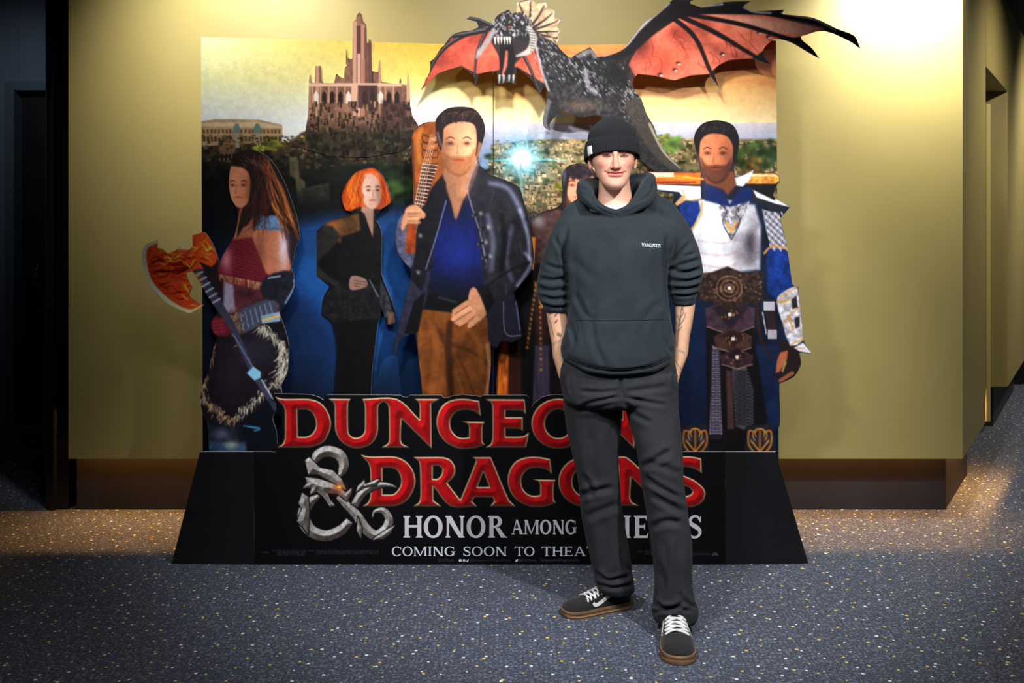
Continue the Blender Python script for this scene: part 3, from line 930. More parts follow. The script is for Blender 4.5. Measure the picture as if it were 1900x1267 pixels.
w_out = [(293, 445), (271, 453), (264, 468), (264, 487), (269, 506), (278, 528), (293, 549), (316, 566), (352, 582), (378, 566), (366, 560), (350, 548), (357, 533), (350, 520), (345, 506), (357, 503), (383, 545), (404, 580), (395, 592), (391, 604), (398, 620), (402, 625), (393, 660), (386, 690), (376, 716), (371, 738), (377, 770), (385, 788), (388, 850),
         (515, 850), (513, 800), (506, 776), (523, 735), (522, 715), (533, 690), (536, 640), (530, 615), (518, 580), (532, 562), (546, 532), (545, 512), (540, 495), (545, 480), (548, 460), (556, 440), (552, 408), (541, 372), (526, 334), (502, 296), (472, 278), (450, 279), (432, 290), (427, 312), (425, 345), (430, 370), (440, 388), (442, 405), (434, 440), (420, 462), (406, 488), (404, 478), (396, 456), (388, 441), (379, 430), (357, 437), (358, 457), (349, 465), (335, 455), (325, 465), (312, 470), (302, 462), (292, 460)]
card('warrior_cutout', crs(w_out, 3), c1, 4.195, 1.5, standee)

# 2) red-haired figure in dark leathers
c2 = Canvas(545, 300, 750, 900, C(16, 15, 18))
c2.a[:] = np.array([0.062, 0.058, 0.066]) * (0.6 + 0.8 * vnoise(c2.X, c2.Y, 12, 3, 3))[..., None]
c2.poly([(604, 416), (650, 400), (676, 396), (672, 440), (640, 452), (612, 440)], C(92, 66, 40), 6, smooth=3, tex=.3); c2.blob(618, 418, 18, 10, C(176, 112, 60), .7); c2.blob(700, 420, 6, 8, C(150, 104, 64), .7)
c2.poly([(604, 418), (630, 440), (606, 470), (590, 490), (616, 516), (650, 528), (642, 540), (600, 520), (560, 496), (556, 470)], C(48, 46, 44), 5, smooth=3, tex=.25); c2.blob(572, 470, 14, 20, C(92, 88, 82), .6)
c2.poly([(634, 440), (690, 420), (708, 440), (706, 505), (690, 540), (630, 530), (626, 480)], C(22, 20, 22), 5, tex=.5, tscale=5)
c2.poly([(604, 540), (640, 528), (700, 530), (706, 590), (620, 598), (597, 584)], C(32, 32, 34), 5, tex=.7, tscale=5)
c2.stroke([(686, 520), (702, 550)], 3, C(110, 120, 130), .7, 1.5, 0)
c2.poly([(706, 520), (720, 545), (728, 580), (714, 590), (704, 560)], C(52, 54, 60), 3, tex=.5)
skin = C(214, 168, 150)
c2.poly([(652, 512), (676, 516), (682, 530), (660, 538), (648, 534)], skin * .66, 2, smooth=3)
for k in range(3):
    c2.stroke([(656, 520 + k * 5), (680, 524 + k * 5)], 1.2, skin * .3, .7, 1, 0)
c2.poly([(718, 578), (732, 580), (734, 598), (720, 603)], skin * .5, 3)
c2.poly([(672, 380), (694, 380), (692, 440), (684, 436), (668, 400)], skin * .72, 3)
c2.poly([(664, 388), (676, 396), (692, 442), (700, 402), (710, 430), (694, 470), (672, 440)], C(24, 20, 20), 3)
hr = C(176, 72, 20)
c2.poly([(690, 311), (660, 320), (644, 340), (634, 366), (642, 392), (662, 386), (672, 384), (706, 388), (725, 374), (718, 345), (706, 322)], hr, 3, smooth=4)
face(c2, 690, 354, 38, 66, skin * .92, .35, None, -1)
streaks(c2, lambda r: (lambda x0: [(x0, r.uniform(314, 330)), (x0 - r.uniform(4, 16), r.uniform(340, 356)), (x0 - r.uniform(0, 14), r.uniform(362, 376)), (x0 - r.uniform(6, 20), r.uniform(380, 392))])(r.uniform(655, 680)), 60, [C(230, 120, 40), C(120, 44, 14), C(206, 96, 30), C(246, 150, 60)], (1.2, 3.2), .65, 1.4, 12)
streaks(c2, lambda r: (lambda x0: [(x0, r.uniform(318, 330)), (x0 + r.uniform(4, 12), r.uniform(345, 360)), (x0 + r.uniform(4, 16), r.uniform(372, 386))])(r.uniform(700, 711)), 26, [C(230, 120, 40), C(120, 44, 14), C(206, 96, 30)], (1, 2.6), .65, 1.4, 13)
c2.stroke([(672, 322), (690, 318), (706, 334)], [5, 9, 3], C(206, 96, 34), .8, 3)
c2.grain(.05)
r_out = [(690, 310), (664, 317), (656, 324), (644, 338), (633, 364), (641, 390), (656, 393), (640, 402), (606, 412), (580, 438), (558, 465), (554, 480), (573, 501), (612, 530), (600, 552), (596, 584), (616, 600), (625, 650), (622, 700), (617, 850), (684, 850), (690, 690), (696, 643), (701, 600), (709, 572), (716, 602), (731, 602), (736, 588), (725, 552), (708, 508), (709, 440), (704, 418), (694, 404), (706, 390), (727, 374), (719, 345), (706, 320)]
card('archer_cutout', crs(r_out, 3), c2, 4.335, 1.6, standee)

# 3) leather-coated lutenist in the middle
c3 = Canvas(722, 190, 1000, 900, C(30, 30, 42))
c3.a[:] = np.array([0.115, 0.115, 0.142]) * (0.45 + 1.1 * vnoise(c3.X, c3.Y, 26, 4, 8))[..., None]
for i in range(90):
    x, y = RS.uniform(740, 985), RS.uniform(320, 620)
    c3.stroke([(x, y), (x + RS.normal(4, 6), y + RS.uniform(14, 36))], [.6, RS.uniform(1.5, 5), .6], C(124, 126, 146) if RS.rand() < .5 else C(8, 8, 14), .4, 3)
# trousers
c3.poly([(770, 560), (835, 556), (905, 590), (912, 660), (906, 850), (784, 850), (776, 656)], C(112, 68, 30), 3, tex=.28, tscale=20)
for (pts, w_, col_, a_) in (([(835, 600), (832, 660), (838, 735)], 12, C(54, 30, 14), .75), ([(800, 590), (822, 630), (830, 652)], 7, C(64, 36, 16), .6), ([(842, 640), (880, 655), (905, 676)], 5, C(64, 36, 16), .6), ([(850, 660), (868, 700), (880, 735)], 4, C(70, 42, 20), .6), ([(846, 690), (856, 720), (860, 740)], 3, C(160, 108, 60), .5),
                            ([(904, 640), (908, 690), (902, 735)], 6, C(190, 150, 130), .6), ([(795, 580), (810, 640), (800, 730)], 14, C(142, 90, 42), .5), ([(870, 610), (890, 640), (894, 690)], 12, C(146, 92, 42), .5)):
    c3.stroke(pts, w_, col_, a_, 6)
c3.poly([(788, 540), (840, 552), (900, 545), (905, 575), (840, 580), (776, 572)], C(14, 12, 14), 4)
c3.stroke([(815, 552), (845, 560)], 5, C(54, 54, 60), .8, 2, 0)
# coat skirts
c3.poly([(762, 515), (800, 500), (790, 560), (770, 612), (740, 632), (731, 664), (733, 628)], C(50, 48, 66), 3, tex=.3); c3.poly([(790, 540), (776, 616), (750, 620), (768, 560)], C(14, 13, 18), 3)
c3.poly([(904, 560), (950, 545), (968, 624), (930, 634), (918, 646), (906, 630)], C(34, 34, 48), 3, tex=.3)
c3.stroke([(934, 560), (938, 618), (966, 622)], 1.6, C(150, 156, 180), .7, 1.2); c3.stroke([(958, 560), (965, 612)], 4, C(110, 116, 150), .6, 2.5)
# shirt
c3.poly([(812, 330), (846, 405), (862, 340), (884, 420), (896, 500), (900, 545), (840, 556), (796, 536), (804, 470), (818, 400)], lambda x, y: np.stack([np.interp(y, [340, 430, 480, 545], [a, b, b, d]) + 0 * x for a, b, d in ((.05, .06, .04), (.06, .11, .06), (.11, .34, .14))], -1), 5, tex=.2, tscale=7, stretch=(.4, 3))
c3.blob(850, 470, 32, 40, C(26, 54, 128), .6)
skin = C(206, 146, 112)
c3.poly([(822, 295), (885, 290), (878, 340), (860, 370), (846, 408), (838, 380), (826, 340)], skin * .72, 4, smooth=3); c3.blob(862, 350, 12, 20, skin, .5)
# lapels and buckles
c3.poly([(812, 318), (828, 340), (816, 400), (800, 470), (784, 540), (762, 520), (764, 440), (784, 360)], C(22, 21, 30), 4, tex=.5)
c3.stroke([(828, 372), (812, 430), (790, 500)], 2, C(150, 150, 170), .7, 1.5)
c3.poly([(880, 300), (900, 322), (960, 345), (985, 430), (960, 530), (910, 560), (900, 480), (882, 400), (868, 350)], C(46, 46, 56), 6, .6, tex=.5, tscale=16)
c3.stroke([(884, 300), (868, 345), (872, 372), (890, 430), (902, 486)], 2.2, C(150, 150, 176), .6, 1.5)
for (bx, by) in ((884, 399), (898, 424), (894, 452), (902, 478), (772, 440), (768, 508)):
    c3.stroke([(bx - 9, by + 2), (bx + 10, by - 4)], 5, C(18, 16, 20), .9, 1.5, 0); c3.blob(bx + 8, by - 3, 4, 4, C(150, 146, 140), .8); c3.blob(bx - 7, by + 1, 2.5, 2.5, C(110, 106, 104), .8)
for (pts, w_, a_) in (([(910, 340), (945, 352), (970, 400)], 9, .45), ([(965, 390), (980, 440), (982, 480)], 6, .7), ([(975, 470), (985, 490), (960, 530)], 5, .7), ([(905, 400), (915, 450), (912, 500)], 10, .35), ([(950, 420), (940, 480), (950, 520)], 8, .3)):
    c3.stroke(pts, w_, C(160, 164, 188), a_, 7)
c3.stroke([(930, 400), (936, 450), (930, 500)], 9, C(6, 6, 10), .7, 6); c3.stroke([(905, 530), (940, 505), (980, 488)], 5, C(8, 8, 12), .6, 4)
c3.poly([(890, 530), (905, 526), (918, 560), (906, 580), (896, 560)], C(12, 12, 18), 3)
# hand at belt
c3.poly([(872, 538), (884, 536), (902, 578), (896, 590), (878, 606), (868, 600), (846, 602), (840, 590), (838, 582), (850, 572), (866, 562)], skin * .86, 3, smooth=3)
for k, (a, b) in enumerate((((866, 562), (842, 577)), ((872, 572), (840, 592)), ((878, 582), (853, 602)), ((886, 592), (871, 605)))):
    c3.stroke([a, b], [9, 7], skin * (1.0 if k % 2 else .9), .95, 2, 0); c3.stroke([(a[0] + 2, a[1] + 5), (b[0] + 3, b[1] + 5)], 1.4, skin * .4, .8, 1, 0)
# left sleeve
c3.poly([(740, 405), (752, 398), (768, 420), (770, 470), (760, 500), (742, 480), (733, 440)], C(86, 84, 104), 4, smooth=3, tex=.35)
# lute
c3.poly([(764, 256), (776, 236), (796, 226), (816, 224), (824, 290), (822, 320), (800, 350), (788, 380), (768, 380), (766, 320)], C(148, 84, 36), 2.5, smooth=3, tex=.2, tscale=18)
c3.stroke([(765, 258), (768, 320), (770, 380)], 2.5, C(84, 44, 20), .9, 1.5); c3.stroke([(782, 240), (776, 262), (778, 300)], 8, C(206, 140, 74), .5, 6)
for k in range(3):
    for s_ in (-1, 1):
        c3.stroke([(798 + s_ * 2, 254 + k * 14), (798 + s_ * 14, 250 + k * 15), (798 + s_ * 13, 262 + k * 15), (798 + s_ * 3, 264 + k * 14)], 1.8, C(52, 28, 18), .8, 1.2)
c3.poly([(786, 302), (812, 304), (796, 360), (786, 384), (768, 384)], C(70, 36, 24), 2)
for k in range(12):
    c3.stroke([(784 - k * 1.3, 304 + k * 6.6), (812 - k * 2.3, 307 + k * 6.6)], 1.6, C(214, 196, 180), .85, .9, 0)
for k in range(4):
    c3.stroke([(800 + k * 3, 250), (784 + k * 4, 310), (768 + k * 4.2, 390), (756 + k * 3, 460)], 1, C(230, 214, 196), .7, .8)
c3.poly([(756, 400), (774, 402), (770, 470), (752, 468)], C(140, 66, 24), 2, tex=.3)
c3.poly([(744, 420), (750, 396), (756, 384), (772, 380), (784, 390), (790, 398), (786, 406), (778, 404), (774, 416), (756, 414), (748, 428)], skin * .92, 2.5, smooth=3)
for k in range(4):
    c3.stroke([(754 + k, 392 + k * 7), (778, 390 + k * 7.5)], [4, 6], skin * (1.05 if k % 2 == 0 else .85), .8, 2, 0); c3.stroke([(756, 396 + k * 7), (778, 395 + k * 7)], 1.2, skin * .4, .7, 1, 0)
# head
face(c3, 851, 268, 66, 106, skin, 0.0, C(120, 74, 44), 1)
c3.poly([(812, 262), (808, 238), (812, 216), (830, 203), (856, 199), (880, 203), (896, 222), (899, 245), (890, 272), (884, 285), (885, 255), (880, 232), (862, 226), (840, 228), (824, 238), (822, 258), (818, 280)], C(44, 30, 30), 2.5, smooth=4)
streaks(c3, lambda r: (lambda x0: [(x0, r.uniform(222, 232)), (x0 + r.uniform(0, 12), r.uniform(206, 216)), (x0 + r.uniform(16, 34), r.uniform(204, 216))])(r.uniform(814, 872)), 40, [C(110, 84, 80), C(20, 12, 14), C(76, 54, 52)], (1, 2.6), .6, 1.3, 15)
c3.poly([(888, 262), (894, 266), (890, 290), (884, 292)], skin * .7, 2); c3.stroke([(812, 246), (818, 270)], 4, C(136, 120, 124), .6, 2, 0)
c3.grain(.05)
m_out = [(852, 198), (828, 202), (811, 217), (807, 226), (790, 227), (774, 236), (763, 254), (764, 300), (767, 350), (766, 376), (752, 384), (743, 402), (738, 410), (733, 438), (738, 468), (752, 488), (762, 500), (761, 522), (745, 578), (733, 628), (730, 664), (745, 628), (770, 618), (776, 660), (783, 720), (786, 850), (905, 850), (907, 720), (911, 680), (911, 640), (921, 646), (931, 631), (950, 635), (968, 625), (960, 566), (953, 543), (974, 518), (988, 497), (990, 465), (981, 409), (966, 352), (958, 343), (928, 330), (901, 320), (886, 302), (889, 286), (896, 262), (900, 242), (896, 222), (880, 202)]
card('lutenist_cutout', crs(m_out, 3), c3, 4.245, 1.45, standee)

# 4) robed figure, mostly hidden behind the visitor
c4 = Canvas(905, 295, 1180, 900, C(40, 26, 24))
c4.a[:] = np.array([0.13, 0.085, 0.08]) * (0.5 + 1.0 * vnoise(c4.X, c4.Y, 20, 4, 11))[..., None]
c4.poly([(930, 620), (945, 640), (944, 850), (918, 850), (922, 700)], C(206, 106, 40), 5, tex=.4, stretch=(.4, 2))
c4.poly([(945, 640), (965, 640), (975, 850), (940, 850)], C(66, 36, 26), 5); c4.poly([(958, 500), (1000, 480), (1000, 850), (972, 850), (966, 640)], C(16, 13, 15), 6)
c4.poly([(992, 640), (1018, 640), (1024, 850), (984, 850)], C(74, 66, 86), 5, tex=.3, stretch=(.3, 3)); c4.poly([(990, 520), (1018, 520), (1018, 640), (994, 640)], C(52, 32, 32), 4, tex=.4)
for (a, b) in (((994, 530), (978, 645)), ((1002, 560), (1004, 686)), ((994, 525), (1006, 568))):
    for k in range(14):
        t = k / 13; c4.blob(a[0] + (b[0] - a[0]) * t, a[1] + (b[1] - a[1]) * t, 2.4, 3, C(190, 130, 66) * (.8 + .3 * (k % 2)), .9)
c4.poly([(986, 410), (1010, 395), (1036, 388), (1060, 400), (1060, 480), (990, 490)], C(72, 50, 46), 5, tex=.4); c4.blob(1000, 410, 12, 12, C(140, 150, 160), .5)
c4.poly([(985, 440), (994, 440), (990, 500), (984, 500)], C(206, 130, 40), 3)
face(c4, 1076, 345, 52, 76, C(196, 128, 100), -.3, None, -1)
for i in range(160):
    c4.blob(1072 + RS.normal(0, 14), 318 + RS.normal(0, 6) + 0.02 * RS.rand(), 4, 4, C(30, 22, 28) * RS.uniform(.6, 2.4), .8, 3)
c4.poly([(1043, 350), (1042, 326), (1052, 312), (1058, 326), (1054, 345), (1050, 372)], C(28, 22, 28), 3); c4.blob(1047, 325, 4, 16, C(110, 120, 140), .6)
s_out = [(1075, 303), (1056, 307), (1045, 318), (1042, 340), (1046, 366), (1034, 384), (1006, 393), (986, 408), (980, 430), (984, 500), (960, 530), (956, 600), (938, 612), (925, 640), (921, 700), (917, 850), (1150, 850), (1150, 400), (1110, 380), (1108, 330), (1096, 308)]
card('robed_cutout', crs(s_out, 3), c4, 4.37, 1.9, standee)

# 5) knight with silver breastplate
c5 = Canvas(1190, 215, 1512, 900, C(24, 36, 66))
c5.a[:] = np.array([0.10, 0.14, 0.215]) * (0.5 + 1.0 * vnoise(c5.X, c5.Y, 30, 4, 14))[..., None]
c5.poly([(1200, 560), (1310, 560), (1330, 620), (1316, 800), (1262, 800), (1200, 780)], C(24, 38, 66), 6, .8, tex=.25, tscale=26); c5.blob(1290, 650, 24, 70, C(34, 56, 92), .6)
c5.poly([(1380, 640), (1445, 640), (1447, 790), (1430, 802), (1395, 700)], C(28, 46, 80), 6, .8, tex=.25, tscale=26)
c5.poly([(1310, 600), (1395, 600), (1424, 780), (1400, 850), (1300, 850), (1312, 800)], C(26, 22, 26), 4)
c5.poly([(1322, 640), (1334, 650), (1340, 806), (1316, 806)], C(140, 130, 150), 2); c5.poly([(1358, 682), (1384, 678), (1398, 720), (1398, 786), (1380, 798), (1364, 790)], C(84, 82, 88), 3)
c5.poly([(1347, 686), (1358, 690), (1362, 796), (1350, 796)], C(84, 62, 58), 3)
for j in range(42):
    for i in range(12):
        y = 648 + j * 4; x = 1318 + i * 2.4 + (j % 2) * 1.2
        if x < 1338: c5.rect(x, y, x + 1.2, y + 2, C(54, 48, 60), .8)
        y = 688 + j * 3; x = 1362 + i * 3.2 + (j % 2) * 1.6
        if y < 788 and x < 1396: c5.rect(x, y, x + 1.6, y + 1.5, C(30, 28, 32), .8)
for (a, b, y0, y1, y2, col_) in ((1308, 1401, 560, 606, 622, C(78, 60, 72)), (1324, 1396, 612, 645, 655, C(82, 58, 52)), (1336, 1398, 648, 676, 684, C(70, 50, 56))):
    m_ = (a + b) / 2
    c5.poly([(a, y0 + 12), (m_, y0 - 4), (b, y0 + 12), (b - 2, y1), (m_ + 2, y2), (a + 3, y1)], col_, 2.5, tex=.3)
    c5.poly([(a + 12, y0 + 10), (m_, y0), (b - 12, y0 + 10), (m_ + 1, y2 - 10)], col_ * .6, 3, .8); c5.stroke([(a + 3, y1), (m_ + 2, y2), (b - 2, y1)], 2, C(176, 140, 130), .7, 1.3, 0)
    for k in range(12): c5.blob(m_ + RS.normal(0, 8), (y0 + y1) / 2 + RS.normal(0, 5), 1.6, 1.6, C(190, 130, 70), .8)
    c5.rect(m_ - 2, (y0 + y1) / 2 - 2, m_ + 3, (y0 + y1) / 2 + 3, C(236, 226, 214))
for xg in (1268, 1388):
    c5.poly([(xg - 4, 790), (xg + 44, 786), (xg + 50, 850), (xg - 6, 850)], C(44, 42, 50), 3, tex=.3)
    for s_ in (-1, 1): c5.stroke([(xg + 22, 850), (xg + 22 + s_ * 20, 826), (xg + 22 + s_ * 20, 800), (xg + 22 + s_ * 10, 802)], 3.5, C(196, 130, 50), .85, 1.6)
    c5.stroke([(xg + 22, 795), (xg + 22, 850)], 4, C(170, 110, 44), .8, 1.6, 0)
    c5.blob(xg + 10, 815, 8, 10, C(84, 86, 100), .6); c5.blob(xg + 34, 815, 8, 10, C(84, 86, 100), .6)
    for s_ in (-1, 1):
        c5.stroke([(xg + 22 + s_ * a_ * math.cos(b_), 806 - 7 * math.sin(b_) * a_ / 7) for a_, b_ in zip(np.linspace(14, 8, 9), np.linspace(-.8, 3.6, 9))], 2, C(214, 150, 70), .8, 1.3)
        c5.stroke([(xg + 22, 838), (xg + 22 + s_ * 16, 818)], 3, C(226, 150, 60), .8, 1.5, 0)
# scabbard and pouch
c5.stroke([(1402, 560), (1412, 630), (1432, 668)], [8, 6, 3], C(60, 40, 36), .9, 2); c5.stroke([(1415, 580), (1422, 620)], 2, C(230, 220, 210), .8, 1.2, 0)
c5.poly([(1416, 556), (1436, 556), (1442, 628), (1428, 630)], C(54, 38, 40), 2.5); c5.rect(1417, 560, 1437, 576, C(176, 172, 180)); c5.rect(1425, 612, 1441, 628, C(166, 162, 170))
# torso
c5.poly([(1285, 372), (1330, 368), (1400, 380), (1412, 420), (1410, 500), (1296, 512), (1284, 450)], C(196, 194, 204), 6, tex=.32, tscale=22)
c5.blob(1318, 440, 26, 44, C(250, 250, 255), .85); c5.blob(1330, 490, 30, 20, C(244, 240, 244), .7); c5.blob(1392, 450, 15, 44, C(62, 54, 60), .85); c5.blob(1370, 475, 12, 22, C(120, 104, 104), .6); c5.blob(1376, 420, 18, 14, C(220, 216, 220), .8)
for (yy, ww) in ((447, 30), (470, 26), (492, 22)): c5.stroke([(1326 - ww, yy), (1340, yy + 4), (1356 + ww * .4, yy - 2)], 4, C(170, 130, 126), .4, 4)
c5.poly([(1330, 370), (1392, 372), (1380, 400), (1358, 446), (1338, 400)], C(150, 146, 152), 3, tex=.8, tscale=5)
for s_ in (-1, 1):
    c5.stroke([(1357, 444), (1357 + s_ * 16, 412), (1357 + s_ * 8, 392), (1357 + s_ * 24, 376)], 2.5, C(60, 54, 58), .8, 1.3); c5.stroke([(1357, 430), (1357 + s_ * 9, 412)], 4, C(214, 150, 60), .9, 1.6, 0)
c5.poly([(1308, 340), (1340, 352), (1354, 378), (1374, 350), (1396, 346), (1396, 372), (1354, 384), (1308, 372)], C(26, 44, 92), 4)
# waist belt
c5.poly([(1296, 508), (1322, 504), (1350, 494), (1378, 506), (1416, 504), (1414, 558), (1360, 572), (1296, 556)], C(62, 46, 40), 3, tex=.6, tscale=6)
for k in range(70): c5.blob(RS.uniform(1298, 1412), RS.uniform(508, 560), 2, 1.5, C(170, 136, 110) * RS.uniform(.5, 1.2), .7)
for r_ in (8, 16, 24): c5.stroke([(1353 + r_ * math.cos(a), 535 + r_ * .95 * math.sin(a)) for a in np.linspace(0, 6.28, 14)], 1.8, C(160, 120, 92), .7, 1.2)
c5.rect(1351, 532, 1356, 537, C(240, 226, 214))
# sleeve, pauldrons, vambrace, hand
c5.poly([(1262, 376), (1296, 372), (1300, 390), (1286, 424), (1262, 400)], C(24, 54, 116), 4, tex=.3)
c5.stroke([(1302, 375), (1300, 400), (1284, 425)], 4, C(206, 150, 80), .9, 1.6)
c5.poly([(1422, 460), (1460, 460), (1472, 530), (1446, 560), (1424, 540)], C(28, 60, 124), 4, tex=.35, tscale=9)
c5.poly([(1206, 342), (1298, 346), (1300, 368), (1272, 372), (1260, 356), (1206, 350)], C(226, 224, 230), 2); c5.poly([(1266, 350), (1300, 346), (1300, 366), (1276, 372)], C(236, 236, 240), 2); c5.stroke([(1266, 352), (1276, 371), (1300, 368)], 2.5, C(206, 150, 80), .9, 1.3)
c5.poly([(1252, 378), (1268, 360), (1272, 372), (1256, 382)], C(190, 150, 110), 2)
c5.poly([(1396, 350), (1430, 364), (1464, 382), (1448, 404), (1422, 384), (1396, 372)], C(44, 44, 56), 2.5); c5.poly([(1394, 346), (1432, 364), (1466, 384), (1440, 378), (1404, 366)], C(236, 236, 242), 2)
c5.poly([(1414, 388), (1446, 396), (1460, 462), (1432, 462), (1422, 430)], C(150, 148, 158), 2.5)
for j in range(11):
    for i in range(6): c5.stroke([(1420 + i * 6 + j * .9, 394 + j * 6.5), (1422 + i * 6 + j * .9, 400 + j * 6.5)], 2.4, C(234, 232, 240) if (i + j) % 2 else C(70, 66, 76), .75, 1.2, 0)
c5.stroke([(1418, 470), (1434, 456), (1460, 462)], 3.5, C(206, 146, 80), .9, 1.5)
c5.poly([(1441, 560), (1450, 544), (1472, 532), (1480, 534), (1488, 598), (1491, 630), (1466, 641), (1452, 600)], C(196, 190, 196), 2.5, smooth=2, tex=.5, tscale=7)
for (pts, w_) in (([(1442, 562), (1454, 546), (1478, 534)], 3), ([(1454, 600), (1470, 580), (1484, 570)], 3), ([(1466, 640), (1490, 628)], 3.5), ([(1450, 560), (1464, 556)], 5), ([(1464, 590), (1472, 612)], 4)): c5.stroke(pts, w_, C(206, 146, 76), .8, 1.8)
c5.poly([(1468, 556), (1478, 548), (1480, 570), (1470, 574)], C(54, 44, 44), 2.5); c5.poly([(1474, 590), (1484, 586), (1484, 606), (1476, 610)], C(60, 50, 52), 2.5)
c5.poly([(1472, 646), (1490, 636), (1507, 656), (1484, 652)], C(226, 222, 228), 2); c5.stroke([(1476, 646), (1492, 646)], 3, C(206, 150, 90), .7, 2, 0)
c5.poly([(1452, 630), (1466, 642), (1482, 652), (1486, 676), (1472, 698), (1446, 708), (1440, 692), (1444, 660)], C(44, 34, 34), 3, smooth=2)
skin = C(170, 104, 74)
c5.poly([(1448, 654), (1462, 650), (1460, 668), (1446, 690), (1439, 692), (1442, 668)], skin, 2.5); c5.stroke([(1470, 692), (1448, 706)], 7, skin * .9, .9, 2, 0)
c5.poly([(1456, 670), (1460, 672), (1452, 692), (1450, 688)], C(150, 134, 84), 1.5)
# sword carried across the shoulders
c5.poly([(1200, 320), (1300, 320), (1300, 342), (1200, 342)], C(206, 110, 44), 2.5, tex=.5, tscale=7, stretch=(4, .6)); c5.poly([(1200, 320), (1250, 320), (1250, 328), (1200, 328)], C(250, 226, 200), 3, .8); c5.stroke([(1205, 338), (1290, 338)], 3, C(110, 40, 16), .8, 2, 0); c5.stroke([(1270, 328), (1304, 332)], 4, C(236, 170, 60), .8, 2, 0)
c5.poly([(1385, 322), (1436, 321), (1446, 327), (1446, 336), (1438, 341), (1385, 341)], C(226, 150, 70), 2.5, tex=.35, tscale=6); c5.stroke([(1395, 325), (1440, 326)], 3, C(255, 236, 190), .8, 2, 0)
c5.poly([(1384, 342), (1442, 342), (1438, 372), (1396, 352)], C(30, 28, 30), 3)
c5.poly([(1362, 330), (1382, 324), (1399, 315), (1392, 332), (1378, 346), (1366, 344)], C(214, 210, 216), 2)
c5.poly([(1304, 318), (1362, 318), (1366, 344), (1350, 362), (1342, 352), (1310, 340)], skin * .7, 4)
face(c5, 1329, 286, 62, 98, skin * 1.12, -.2, C(30, 20, 20), -1)
c5.poly([(1292, 280), (1288, 256), (1296, 238), (1312, 226), (1336, 224), (1358, 232), (1369, 252), (1369, 284), (1360, 300), (1360, 272), (1350, 254), (1332, 248), (1312, 250), (1300, 262), (1297, 284)], C(30, 24, 26), 2.5, smooth=4)
streaks(c5, lambda r: (lambda x0: [(x0, r.uniform(238, 250)), (x0 + 6, r.uniform(230, 238))])(r.uniform(1296, 1360)), 40, [C(84, 76, 80), C(10, 8, 10)], (1, 2.6), .5, 1.4, 17)
c5.grain(.05)
k_out = [(1325, 223), (1304, 229), (1290, 246), (1288, 264), (1293, 286), (1299, 312), (1304, 319), (1204, 319), (1204, 350), (1250, 360), (1245, 385), (1225, 420), (1210, 520), (1200, 600), (1196, 780), (1250, 800), (1262, 850), (1439, 850), (1440, 802), (1447, 788), (1446, 712), (1460, 706), (1474, 698), (1486, 676), (1483, 654), (1507, 657), (1491, 632), (1488, 598), (1481, 532), (1470, 528), (1461, 464), (1456, 440), (1448, 405), (1466, 384), (1434, 364), (1442, 342), (1447, 337), (1447, 327), (1437, 320), (1398, 321), (1400, 314), (1383, 322), (1364, 328), (1362, 305), (1369, 284), (1371, 254), (1360, 232), (1340, 224)]
card('knight_cutout', crs(k_out, 3), c5, 4.22, 1.5, standee)

# 6) winged dragon
c6 = Canvas(770, -40, 1605, 340, C(36, 34, 36))
c6.a[:] = np.array([0.16, 0.155, 0.16]) * (0.35 + 1.3 * vnoise(c6.X, c6.Y, 5, 3, 21))[..., None]


def membrane(pts, seed, k0=C(206, 96, 76), k1=C(150, 60, 52)):
    c6.poly(pts, lambda x, y: k0 * (0.62 + 0.75 * vnoise(x, y, 40, 4, seed))[..., None], 2)


membrane([(780, 168), (800, 120), (838, 70), (900, 58), (930, 60), (1000, 90), (1010, 155), (960, 124), (915, 132), (885, 137), (856, 122), (812, 137)], 3, C(200, 92, 74))
for (pts, w_) in (([(905, 52), (885, 100), (880, 160)], [8, 6, 2]), ([(970, 100), (985, 130), (1002, 174)], [6, 6, 2]), ([(913, 50), (860, 66), (815, 100), (780, 168)], [10, 9, 7, 3]), ([(866, 36), (890, 38), (915, 50)], [3, 7, 8]), ([(838, 68), (870, 62), (900, 56)], [5, 10, 10])):
    c6.stroke(pts, w_, C(30, 24, 26), .95, 2); c6.stroke([(p[0], p[1] - 2) for p in pts], [w * .3 for w in w_], C(176, 176, 184), .5, 1.5)
membrane([(1160, 130), (1200, 60), (1250, 36), (1300, 26), (1420, 28), (1530, 54), (1484, 68), (1440, 72), (1416, 94), (1396, 108), (1353, 111), (1328, 125), (1316, 137), (1282, 140), (1251, 149), (1217, 141), (1183, 137), (1166, 168)], 5, C(226, 118, 96))
c6.poly([(1300, 30), (1400, 30), (1500, 44), (1530, 54), (1484, 66), (1440, 66), (1380, 50)], C(238, 176, 158), 12, .7); c6.blob(1190, 80, 22, 30, C(60, 26, 26), .7); c6.blob(1240, 110, 40, 26, C(206, 76, 50), .5); c6.blob(1260, 60, 30, 14, C(120, 44, 40), .5)
for i in range(26):
    x, y = RS.uniform(1190, 1440), RS.uniform(50, 120); c6.stroke([(x, y), (x + RS.normal(6, 8), y + RS.uniform(6, 20)), (x + RS.normal(10, 10), y + RS.uniform(20, 34))], [.6, 1.6, .5], C(96, 30, 30), .5, 1.2)
for (x, y) in ((1258, 117), (1340, 100), (1225, 138), (1408, 60), (1426, 68), (1163, 147), (1252, 129)): c6.blob(x, y, 4.5, 3, C(24, 14, 14), .9, 3); c6.blob(x + 2, y + 2, 3, 1.6, C(246, 226, 214), .9, 3)
